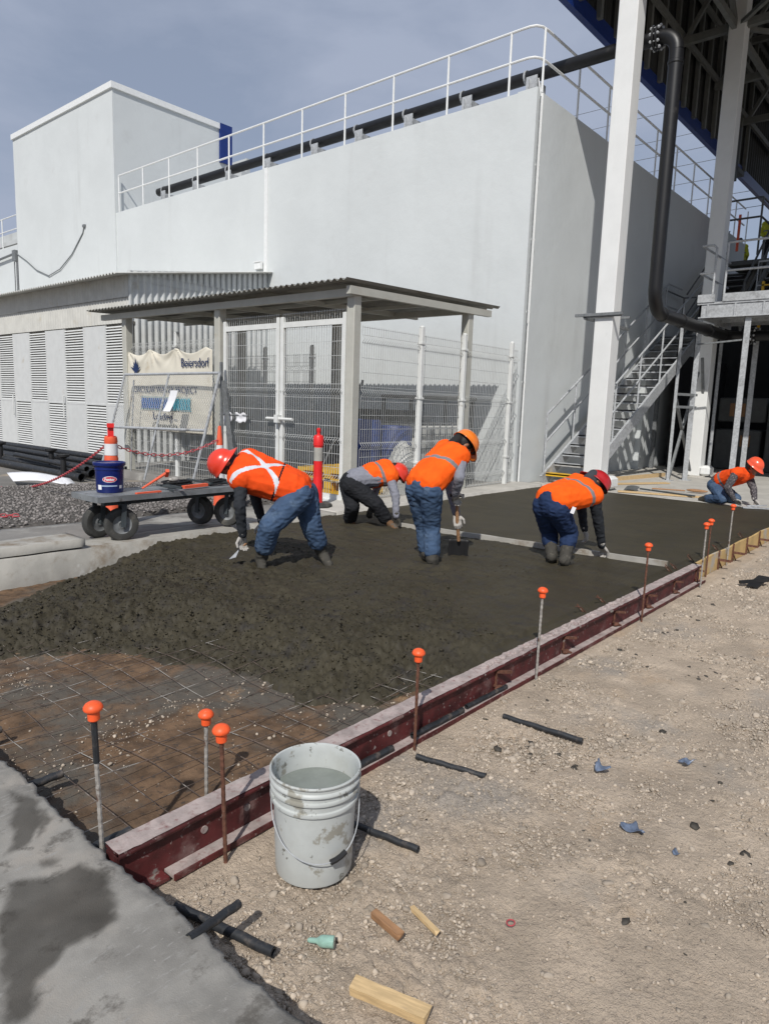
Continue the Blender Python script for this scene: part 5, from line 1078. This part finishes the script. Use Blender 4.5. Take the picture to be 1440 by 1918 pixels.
for k in range(25):
    u = k/24; a = lft+(rgt-lft)*u; dr = math.sin(pi*u); z = .291-.178*dr**.62*(1+.22*(u-.5)); r = .152+.012*dr; pts.append(b+Vector((r*cos(a), r*sin(a), z)))
m = MB(); m.tube(pts, .0019, 6); hd = m.build('wire_handle', 'galv', t)
m = MB(); m.tube([pts[14], pts[15], pts[16], pts[17]], .0095, 10); m.build('grip', 'black', hd)
for a in (lft, rgt): m = MB(); m.lathe([(.022, 0), (.022, .008), (.012, .011)], b+Vector((.143*cos(a), .143*sin(a), .291)), 16, up=(cos(a), sin(a), 0)); m.build('handle_ear', 'bucket', t)
m = MB(); m.tube([b+Vector((.1445*cos(av-.28), .1445*sin(av-.28), z)) for z in (.268, .29, .335)], .0009, 4); m.build('mould_seam', 'galvd', t)
# ================================================================ SCREED BOARD
t_ = MB(); A_ = Vector((6.70, 2.13, .178)); B_ = Vector((6.33, 5.35, .178)); n = 26; Vs = []
for i in range(n+1):
    p = A_.lerp(B_, i/n); w2 = .022+.002*math.sin(i*2.1); d = (B_-A_).normalized(); s_ = Vector((d.y, -d.x, 0)); 
    for a, z in ((-w2, -.06), (w2, -.06), (w2, .03+.002*math.sin(i*1.3)), (-w2, .03)): Vs.append(p+s_*a+Vector((0, 0, z)))
t_.add(Vs, [(3, 2, 1, 0), (n*4, n*4+1, n*4+2, n*4+3)]+[(i*4+k, i*4+(k+1) % 4, (i+1)*4+(k+1) % 4, (i+1)*4+k) for i in range(n) for k in range(4)])
tag(t_.build('screed_board', 'curb', loc=(6.5, 3.8, .15)), 'long cement caked straightedge lying across the fresh slab', 'screed')

# ================================================================ PEOPLE
def remesh(mb, name, mat, parent, vox=.008, smooth=4, folds=None, matfn=None, mats=None, seed=0):
    me = bpy.data.meshes.new('tmp'); me.from_pydata([tuple(p) for p in mb.v], [], mb.f); me.update()
    o = bpy.data.objects.new('tmp', me); COL.objects.link(o)
    r = o.modifiers.new('r', 'REMESH'); r.mode = 'VOXEL'; r.voxel_size = vox
    if smooth: s_ = o.modifiers.new('s', 'SMOOTH'); s_.iterations = smooth; s_.factor = .6
    dg = bpy.context.evaluated_depsgraph_get(); m2 = bpy.data.meshes.new_from_object(o.evaluated_get(dg)); bpy.data.objects.remove(o)
    if folds:
        amp, sc, asp = folds; n = len(m2.vertices); co = np.empty(n*3); nr = np.empty(n*3); m2.vertices.foreach_get('co', co); m2.vertex_normals.foreach_get('vector', nr)
        co = co.reshape(-1, 3); nr = nr.reshape(-1, 3); d = np.empty(n)
        for i in range(n):
            p = co[i]; q = Vector((p[0]*sc*asp[0]+seed, p[1]*sc*asp[1], p[2]*sc*asp[2]))
            a = mnoise.noise(q); b = mnoise.noise(q*2.3+Vector((5, 3, 1))); d[i] = (.6-abs(a)*2.2)*amp+b*amp*.45
        co += nr*d[:, None]; m2.vertices.foreach_set('co', co.ravel())
    m2.materials.clear()
    for k in (mats or [mat]): m2.materials.append(M[k])
    if matfn: 
        for p in m2.polygons: p.material_index = matfn(p.center)
    m2.polygons.foreach_set('use_smooth', [True]*len(m2.polygons)); m2.update(); m2.name = name
    q = bpy.data.objects.new(name, m2); COL.objects.link(q); q.parent = parent; return q
def helmet(parent, c, u, f, mat, R_=.128):
    u = Vector(u).normalized(); f = Vector(f); f = (f-u*f.dot(u)).normalized(); s_ = f.cross(u); c = Vector(c)
    def P(x, y, z): return c+f*x+s_*y+u*z
    n = 40; rows = []
    for j in range(9):
        a = pi/2*j/8; rows.append([P(1.12*R_*sin(a)*cos(2*pi*k/n), .92*R_*sin(a)*sin(2*pi*k/n), R_*1.02*cos(a)+(.008*math.exp(-((.92*R_*sin(a)*sin(2*pi*k/n))/.018)**2)*(1 if a < 1.4 else 0))) for k in range(n)])
    def brim(k, w_, z): 
        q = 2*pi*k/n; v = max(0, cos(q))**1.5; return P((1.12*R_+w_*(.35+1.6*v))*cos(q), (.92*R_+w_*(.6+.2*v))*sin(q), z-.018*v)
    rows.append([brim(k, .022, -.012) for k in range(n)]); rows.append([brim(k, .030, -.020) for k in range(n)])
    rows.append([brim(k, .024, -.022) for k in range(n)])
    for j in range(7, 0, -1):
        a = pi/2*j/8; rows.append([P(1.08*R_*sin(a)*cos(2*pi*k/n), .88*R_*sin(a)*sin(2*pi*k/n), R_*.96*cos(a)-.012) for k in range(n)])
    vs = sum(rows, []); m = MB(); m.add(vs, [(i*n+k, (i+1)*n+k, (i+1)*n+(k+1) % n, i*n+(k+1) % n) for i in range(len(rows)-1) for k in range(n)]+[tuple(range((len(rows)-1)*n, len(rows)*n))])
    h = m.build('helmet', mat, parent, smooth='all', local=True)
    m = MB(); m.tube([P(1.0*R_*cos(q), .82*R_*sin(q), -.004) for q in np.linspace(0, 2*pi, 25)], .010, 6, caps=False); m.tube([P(-.95*R_+.0, -.03, -.02), P(-1.02*R_, .03, -.02)], .014, 8); m.build('headband', 'black', h, local=True)
    return h
def hand(mb, wr, ha, curl, sc=1.0, side=1, rs=1.0):
    wr, ha = Vector(wr), Vector(ha); d = (ha-wr).normalized(); c = Vector(curl); c = (c-d*c.dot(d)).normalized(); l = d.cross(c).normalized()
    palm0 = wr+d*.02; palm1 = wr+d*.085*sc
    for k in (-1, 0, 1): mb.capsule(palm0+l*.014*k, palm1+l*.026*k*sc, .020*sc*rs, .016*sc*rs, 8)
    for k, ln in zip((-1.5, -.5, .5, 1.5), (.062, .074, .070, .055)):
        p = palm1+l*.020*k*sc+d*.006; ln *= sc; a = p+d*ln*.45+c*ln*.15; b_ = a+d*ln*.20+c*ln*.42; e = b_-d*ln*.10+c*ln*.28
        mb.capsule(p, a, .0112*rs, .0105*rs, 7); mb.capsule(a, b_, .0105*rs, .0100*rs, 7); mb.capsule(b_, e, .0100*rs, .0090*rs, 7)
    t0 = wr+d*.035+l*.030*side*sc; t1 = t0+d*.035*sc+l*.030*side*sc+c*.014; t2 = t1+d*.028*sc+c*.022
    mb.capsule(t0, t1, .015*rs, .0125*rs, 7); mb.capsule(t1, t2, .0125*rs, .0105*rs, 7)
def person(label, loc, rz, J, cfg, group=None, cat='worker'):
    t = thing('person', label, 'worker', loc, group, rz)
    V = {k: Vector(p) for k, p in J.items()}; s_ = cfg.get('s', .93); g = cfg
    neck, pel, head = V['neck'], V['pel'], V['head']
    up = (neck-pel).normalized(); lat = (V['shR']-V['shL']).normalized(); fr = up.cross(lat)   # front direction (belly side)
    if g.get('flip'): fr = -fr
    hl = (V['hipR']-V['hipL']).normalized(); mid = (V['shL']+V['shR'])/2
    wc = pel+up*.06
    FT = g.get('fat', .018)
    def torso(m, g_, e=0.0):
        g_ = g_+FT; a = pel+up*e
        for sh, k in ((V['shL'], -1), (V['shR'], 1)):
            m.capsule(sh.lerp(mid, .28)-up*.03, a+hl*.075*k*s_, (.072+g_)*1, .098*s_+g_, 12)
        m.capsule(V['shL'].lerp(mid, .12), V['shR'].lerp(mid, .12), .066+g_, .066+g_, 12)
        m.capsule(mid-up*.02, a, .098*s_+g_, .108*s_+g_, 14)
        m.capsule(mid+fr*.03-up*.10, a+fr*.03, .09*s_+g_, .10*s_+g_, 12)
    def limbs(m, pairs):
        for a, b, r0, r1 in pairs: m.capsule(a, b, r0*s_, r1*s_, 12)
    # body: one continuous skin surface
    m = MB(); torso(m, -.034, .05); hu = Vector(g['hu']).normalized(); hf = Vector(g['hf']); hf = (hf-hu*hf.dot(hu)).normalized(); hs = hf.cross(hu)
    m.capsule(neck-up*.04, head-hu*.03, .052, .050, 12); m.ellip(head, (hf*.095, hs*.074, hu*.112), 18)
    m.capsule(head+hf*.035-hu*.055, head+hf*.055-hu*.085, .050, .034, 12); m.capsule(head+hf*.085+hu*.005, head+hf*.112-hu*.022, .010, .014, 8)
    for k in (-1, 1): m.ellip(head+hs*.076*k-hf*.005-hu*.01, (hf*.018, hs*.010, hu*.030), 8); m.ellip(head+hf*.082+hs*.030*k+hu*.028, (hf*.012, hs*.022, hu*.008), 8)
    m.capsule(head+hf*.090+hs*.018-hu*.048, head+hf*.090-hs*.018-hu*.048, .009, .009, 7)
    for sd in 'LR':
        limbs(m, ((V['sh'+sd], V['el'+sd], .046, .038), (V['el'+sd], V['wr'+sd], .038, .027), (V['hip'+sd], V['kn'+sd], .065, .048), (V['kn'+sd], V['an'+sd], .05, .038), (V['an'+sd], V['to'+sd], .036, .028), (pel, V['hip'+sd], .075, .065)))
        hand(m, V['wr'+sd], V['ha'+sd], g.get('curl', (0, .3, -1)), 1.0, 1 if sd == 'L' else -1, .74 if g.get('gloves', True) else .9)
    b = remesh(m, 'body', 'skin', t, .0062, 1)
    m = MB()
    for k in (-1, 1): m.ellip(head+hf*.088+hs*.030*k+hu*.018, (hf*.006, hs*.011, hu*.006), 8)
    m.build('eyes', 'eye', t, smooth=True, local=True)
    m = MB(); m.ellip(head-hf*.012+hu*.012, (hf*.094, hs*.082, hu*.112), 18); m.capsule(head-hf*.07-hu*.03, neck-fr*.04, .05, .055, 12)
    if g.get('hood'): m.capsule(head-hu*.04, neck, .078, .080, 12); m.capsule(head-hu*.06+hf*.02, neck+fr*.02, .072, .075, 12)
    remesh(m, 'hood' if g.get('hood') else 'hair', g.get('hoodmat', 'hood') if g.get('hood') else 'hair', t, .008, 3)
    # trousers
    m = MB(); tk = g.get('tk', 1.0)
    m.capsule(V['hipL'], V['hipR'], .112*s_, .112*s_, 14); m.capsule(pel-up*.01, (V['hipL']+V['hipR'])/2, .118*s_, .122*s_, 14); m.capsule(pel+up*.085-hl*.06, pel+up*.085+hl*.06, .104*s_+FT*.6, .104*s_+FT*.6, 12)
    m.capsule((V['hipL']+V['hipR'])/2-fr*.045+hl*.06, (V['hipL']+V['hipR'])/2-fr*.045-hl*.06, .085*s_, .085*s_, 12)
    for sd in 'LR':
        an = V['kn'+sd].lerp(V['an'+sd], g.get('cuff', .72)); limbs(m, ((V['hip'+sd], V['kn'+sd], .108*tk, .079*tk), (V['kn'+sd], an, .079*tk, .074*tk)))
    remesh(m, 'trousers', g['trousers'], t, .0085, 3, folds=(.0065, 13, (1, 1, 2.0)), seed=g.get('seed', 0))
    if g.get('belt'):
        c = pel+up*.115; m = MB(); q = up.to_track_quat('Z', 'Y').to_matrix(); ang = [2*pi*k/30 for k in range(31)]; m.tube([c+hl*.150*s_*cos(a)+fr*.108*s_*sin(a) for a in ang], .017, 6, caps=False); m.build('belt', g['belt'], t, local=True)
    if g.get('patch'):
        c = pel+up*.055-fr*.122*s_+hl*.05; m = MB(); m.bar(c-hl*.028, c+hl*.028, .008, .034, up); m.build('leather_patch', 'leather' if 0 else 'woodr', t, local=True)
    # boots
    for sd in 'LR':
        m = MB(); a = V['kn'+sd].lerp(V['an'+sd], g.get('boot0', .55)); m.capsule(a, V['an'+sd], .072*s_, .060*s_, 12); d = (V['to'+sd]-V['an'+sd]); m.capsule(V['an'+sd]-d.normalized()*.03, V['to'+sd], .052*s_, .043*s_, 12)
        remesh(m, 'boot', g.get('boots', 'mud_boot'), t, .008, 2, folds=(.004, 20, (1, 1, 1.5)), seed=3)
    # shirt
    m = MB(); torso(m, .002, .05)
    for sd in 'LR': limbs(m, ((V['sh'+sd], V['el'+sd], .067, .055), (V['el'+sd], V['wr'+sd], .055, .040)))
    remesh(m, g.get('shirtname', 'shirt'), g['shirt'], t, .008, 3, folds=(.006, 16, (1, 1, 1.3)), seed=g.get('seed', 0)+4)
    # vest with bands
    m = MB(); torso(m, .020, g.get('vest', .10)); L_ = (neck-pel).length
    def mf(c):
        u = (Vector(c)-pel).dot(up)/L_; w_ = (Vector(c)-mid).dot(lat); back = (Vector(c)-(pel+up*(Vector(c)-pel).dot(up))).dot(fr) < 0.0
        if g.get('xback'):
            if back and u > .34 and abs(abs(w_+g.get('xoff', 0))-abs((u-.62)*.50)) < .026 and abs(w_+g.get('xoff', 0)) < .20 and u > .30: return 1
            
            if abs(u-.36) < .014: return 2
            if u < g.get('vlow', .2)+.03: return 2
            return 0
        b0 = g.get('band', .62)
        if abs(u-b0-.10*w_) < .038: return 1
        return 0
    remesh(m, 'vest', None, t, .0075, 3, folds=(.0045, 11, (1, 1, 1)), seed=g.get('seed', 0)+8, matfn=mf, mats=[g['vestmat'], 'white_stripe' if g.get('xback') else 'grey_stripe', 'black_trim'])
    if g.get('gloves', True):
        for sd in 'LR':
            m = MB(); hand(m, V['wr'+sd], V['ha'+sd], g.get('curl', (0, .3, -1)), 1.0, 1 if sd == 'L' else -1); m.capsule(V['wr'+sd], V['wr'+sd].lerp(V['el'+sd], .12), .034, .038, 10); remesh(m, 'glove', g.get('glovemat', 'glove'), t, .0045, 1)
    if g.get('helmet'): helmet(t, head+Vector(g.get('ho', hu*.035)), g['hu2'] if 'hu2' in g else hu, g.get('hfr', hf), g['helmet'], g.get('hr', .120))
    if g.get('tag'):
        c = Vector(g['tag']); m = MB(); m.bar(c, c+Vector((.02, 0, .06)), .035, .003, (0, 1, 0)); m.build('white_tag', 'white', t, local=True)
    return t
WG = 'workers spreading and finishing the concrete'
W1 = {'head': (-0.60, 0.02, 0.925), 'neck': (-0.50, 0.02, 0.885), 'pel': (0.055, 0.0, 0.70), 'shL': (-0.455, -0.15, 0.81), 'shR': (-0.40, 0.15, 0.94), 'elL': (-0.46, -0.25, 0.59), 'wrL': (-0.440, -0.19, 0.335), 'haL': (-0.445, -0.15, 0.233), 'elR': (-0.359, 0.25, 0.60), 'wrR': (-0.29, 0.2, 0.37), 'haR': (-0.30, 0.17, 0.27), 'hipL': (0.03, -0.10, 0.66), 'hipR': (0.09, 0.10, 0.66), 'knL': (-0.205, -0.27, 0.42), 'anL': (-0.285, -0.12, 0.10), 'toL': (-0.27, -0.24, 0.02), 'knR': (0.15, 0.04, 0.38), 'anR': (0.263, 0.14, 0.10), 'toR': (0.318, 0.0, 0.02)}
p1 = person('worker bent low beside the cart, white X on a red-orange vest, blue jeans', (4.136, 4.575, .12), -.735, W1,
    dict(xoff=.06, vlow=-.16, hu=(-.82, -.1, -.25), hf=(-.2, 0, -.9), hu2=(-.84, -.12, .48), hfr=(.5, 0, .85), ho=(-.03, -.01, .0), hr=.118, helmet='helmet_red', trousers='denim', shirt='charcoal_jacket', vestmat='red_orange_vest', xback=True, hood=True, belt='leather', vest=.06, fat=.042, seed=1, tk=1.30, cuff=.58, boot0=.4), WG)
W2 = {'head': (0.275, 0.12, 0.64), 'neck': (0.178, 0.1, 0.667), 'pel': (-0.26, -0.0, 0.545), 'shR': (0.205, -0.07, 0.605), 'shL': (0.140, 0.25, 0.69), 'elR': (0.276, -0.2, 0.393), 'wrR': (0.289, -0.24, 0.172), 'haR': (0.296, -0.20, 0.075), 'elL': (0.05, 0.3, 0.42), 'wrL': (0.0, 0.25, 0.20), 'haL': (-0.03, 0.2, 0.10), 'hipL': (-0.285, 0.09, 0.485), 'hipR': (-0.235, -0.09, 0.495), 'knL': (-0.23, -0.08, 0.24), 'anL': (-0.265, 0.15, 0.03), 'toL': (-0.186, 0.02, -0.03), 'knR': (0.05, -0.16, 0.29), 'anR': (0.19, -0.08, 0.08), 'toR': (0.285, -0.22, 0.02)}
p2 = person('worker in black trousers and grey shirt crouched in front of the canopy post', (6.163, 5.447, .15), -.847, W2,
    dict(hu=(.72, .2, -.2), hf=(-.1, 0, -1), hu2=(.70, .15, .62), hfr=(-.6, 0, .7), helmet='helmet_red', trousers='black_trousers', shirt='grey_shirt', vestmat='orange_vest', vest=.26, fat=.03, band=.74, seed=2, boots='brown_boot', gloves=True, glovemat='mud_boot', tk=1.22, cuff=.78), WG)
W3 = {'head': (0.222, 0.36, 1.135), 'neck': (0.135, 0.27, 1.10), 'pel': (-0.125, -0.0, 0.785), 'shR': (0.195, 0.12, 1.035), 'shL': (0.045, 0.36, 1.08), 'elR': (0.19, 0.0, 0.85), 'wrR': (0.166, 0.12, 0.70), 'haR': (0.171, 0.20, 0.64), 'elL': (0.12, 0.46, 0.72), 'wrL': (0.19, 0.34, 0.48), 'haL': (0.205, 0.27, 0.39), 'hipL': (-0.185, 0.06, 0.735), 'hipR': (-0.055, -0.05, 0.735), 'knL': (-0.11, 0.2, 0.369), 'anL': (-0.07, 0.16, 0.102), 'toL': (-0.032, 0.3, -0.03), 'knR': (-0.035, 0.10, 0.389), 'anR': (-0.015, -0.02, 0.084), 'toR': (0.011, 0.12, -0.03)}
p3 = person('worker in an orange helmet and blue jeans bent over a shovel', (5.004, 3.645, .12), -.9413, W3,
    dict(hu=(.62, .35, .25), hf=(.45, .3, -.8), hu2=(.62, .50, .60), hfr=(.45, .2, -.8), helmet='helmet_orange', trousers='denim', shirt='grey_shirt', vestmat='orange_vest', vest=.035, band=.50, seed=3, tk=1.10, curl=(.2, .4, -.6), cuff=.72, boot0=.55), WG)
W4 = {'head': (0.258, 0.38, 0.80), 'neck': (0.167, 0.28, 0.77), 'pel': (-0.135, -0.08, 0.645), 'shR': (0.255, 0.13, 0.685), 'shL': (0.081, 0.36, 0.785), 'elR': (0.318, 0.22, 0.427), 'wrR': (0.372, 0.33, 0.18), 'haR': (0.41, 0.42, 0.095), 'elL': (0.15, 0.52, 0.551), 'wrL': (0.20, 0.52, 0.30), 'haL': (0.24, 0.54, 0.20), 'hipL': (-0.19, -0.02, 0.58), 'hipR': (-0.075, -0.12, 0.58), 'knL': (-0.135, 0.2, 0.300), 'anL': (-0.09, 0.02, 0.08), 'toL': (-0.075, 0.16, 0.03), 'knR': (0.055, 0.1, 0.320), 'anR': (0.03, -0.08, 0.08), 'toR': (0.10, 0.06, 0.02)}
p4 = person('worker in dark jacket and dark blue jeans bending over the straightedge', (6.039, 2.90, .12), -1.1231, W4,
    dict(hu=(.55, .45, -.1), hf=(.2, .1, -.9), hu2=(.58, .40, .60), hfr=(-.5, .3, .6), helmet='helmet_dark_red', trousers='dark_denim', shirt='charcoal_jacket', vestmat='orange_vest', vest=.05, band=.66, seed=4, hood=True, patch=True, belt='black_trim', tk=1.18, cuff=.38, boot0=.18, tag=(.06, -.18, .55)), WG)
W5 = {'head': (0.50, -0.05, 0.645), 'neck': (0.385, -0.0, 0.575), 'pel': (-0.02, 0.2, 0.31), 'shR': (0.245, -0.18, 0.535), 'shL': (0.44, 0.16, 0.47), 'elR': (0.14, -0.32, 0.30), 'wrR': (0.258, -0.32, 0.115), 'haR': (0.345, -0.25, 0.06), 'elL': (0.528, 0.0, 0.282), 'wrL': (0.555, -0.14, 0.125), 'haL': (0.612, -0.15, 0.05), 'hipR': (-0.06, 0.1, 0.285), 'hipL': (0.01, 0.28, 0.27), 'knR': (0.089, -0.22, 0.095), 'anR': (-0.15, 0.08, 0.06), 'toR': (-0.24, 0.2, 0.02), 'knL': (0.299, 0.15, 0.085), 'anL': (0.038, 0.45, 0.05), 'toL': (-0.07, 0.55, 0.03)}
p5 = person('worker in a checked shirt kneeling at the far edge of the slab', (12.332, 3.236, .16), -1.3142, W5,
    dict(hu=(.35, -.15, .7), hf=(.75, -.35, -.6), hu2=(.50, -.25, .80), hfr=(.75, -.35, -.55), flip=True, helmet='helmet_orange_red', trousers='denim', shirt='check_shirt', vestmat='red_orange_vest', vest=.12, band=.30, seed=5, cuff=.85, boots='mud_boot', curl=(.3, -.3, -.8), s=1.0), WG)
def standing(loc, rz, lab, seed):
    W = {'head': (0, 0, 1.60), 'neck': (0, 0, 1.45), 'pel': (0, 0, .95), 'shR': (.19, 0, 1.40), 'shL': (-.19, 0, 1.40), 'elR': (.27, .02, 1.12), 'wrR': (.22, -.18, .98), 'haR': (.18, -.25, .95), 'elL': (-.27, 0, 1.12), 'wrL': (-.2, -.2, 1.02), 'haL': (-.14, -.26, 1.0), 'hipR': (.09, 0, .90), 'hipL': (-.09, 0, .9), 'knR': (.10, -.02, .5), 'anR': (.11, 0, .1), 'toR': (.12, -.13, .04), 'knL': (-.10, -.02, .5), 'anL': (-.11, 0, .1), 'toL': (-.12, -.13, .04)}
    return person(lab, loc, rz, W, dict(hu=(0, 0, 1), hf=(0, -1, 0), flip=False, trousers='charcoal_jacket', shirt='hivis_yellow', vestmat='hivis_yellow', band=.5, seed=seed, s=1.0, gloves=False, cuff=.95), 'workers in yellow on the upper deck')
standing((24.3, 5.65, 6.0), -1.2, 'worker in a yellow jacket on the upper deck at the right border', 6)
standing((27.0, 7.2, 6.0), 1.6, 'worker in a yellow jacket on the upper deck beside the second white column', 7)
# tools in hand
def toW(t, p): return t.matrix_basis @ Vector(p)
for t in (p1, p2, p3, p4, p5): t.matrix_basis
t = thing('square_shovel', 'black square shovel held upright in the fresh concrete by the standing bent worker', 'shovel', (5.2, 3.9, .15))
c3, s3 = cos(-.9413), sin(-.9413)
def L3(x, y, z): return Vector((5.004+c3*x-s3*y, 3.645+s3*x+c3*y, .12+z))
m = MB(); m.tube([L3(.185, .23, .66), L3(.20, .28, .42), L3(.225, .34, .22)], .017, 10); m.build('shaft', 'woodr', t)
m = MB(); m.tube([L3(.12, .21, .67), L3(.25, .22, .67)], .016, 8); m.build('grip', 'black', t)
m = MB(); m.grid(lambda u, v: tuple(L3(.13+.19*u, .34+.03*sin(u*pi)+.04*v, .23-.20*v)), 8, 8); o = m.build('blade', 'black', t, smooth=True); o.modifiers.new('s', 'SOLIDIFY').thickness = .005
t = thing('pointing_trowel', 'small grey trowel in the gloved hand of the worker by the cart', 'trowel', (3.75, 4.75, .3))
c1, s1 = cos(-.735), sin(-.735)
def L1(x, y, z): return Vector((4.136+c1*x-s1*y, 4.575+s1*x+c1*y, .12+z))
m = MB(); m.tube([L1(-.41, -.15, .25), L1(-.47, -.15, .20)], .012, 8); m.build('handle', 'woodr', t)
m = MB(); m.add([L1(-.47, -.17, .20), L1(-.47, -.11, .19), L1(-.56, -.13, .10), L1(-.50, -.19, .13)], [(0, 1, 2, 3)]); o = m.build('blade', 'galv', t); o.modifiers.new('s', 'SOLIDIFY').thickness = .003
m = MB(); m.bar((12.0, 2.75, .175), (12.25, 2.35, .175), .06, .02); m.bar((12.05, 2.70, .20), (12.2, 2.45, .22), .02, .02); tag(m.build('steel_float', 'galv', loc=(12.1, 2.6, .16)), 'steel finishing trowel under the hands of the kneeling worker', 'trowel')
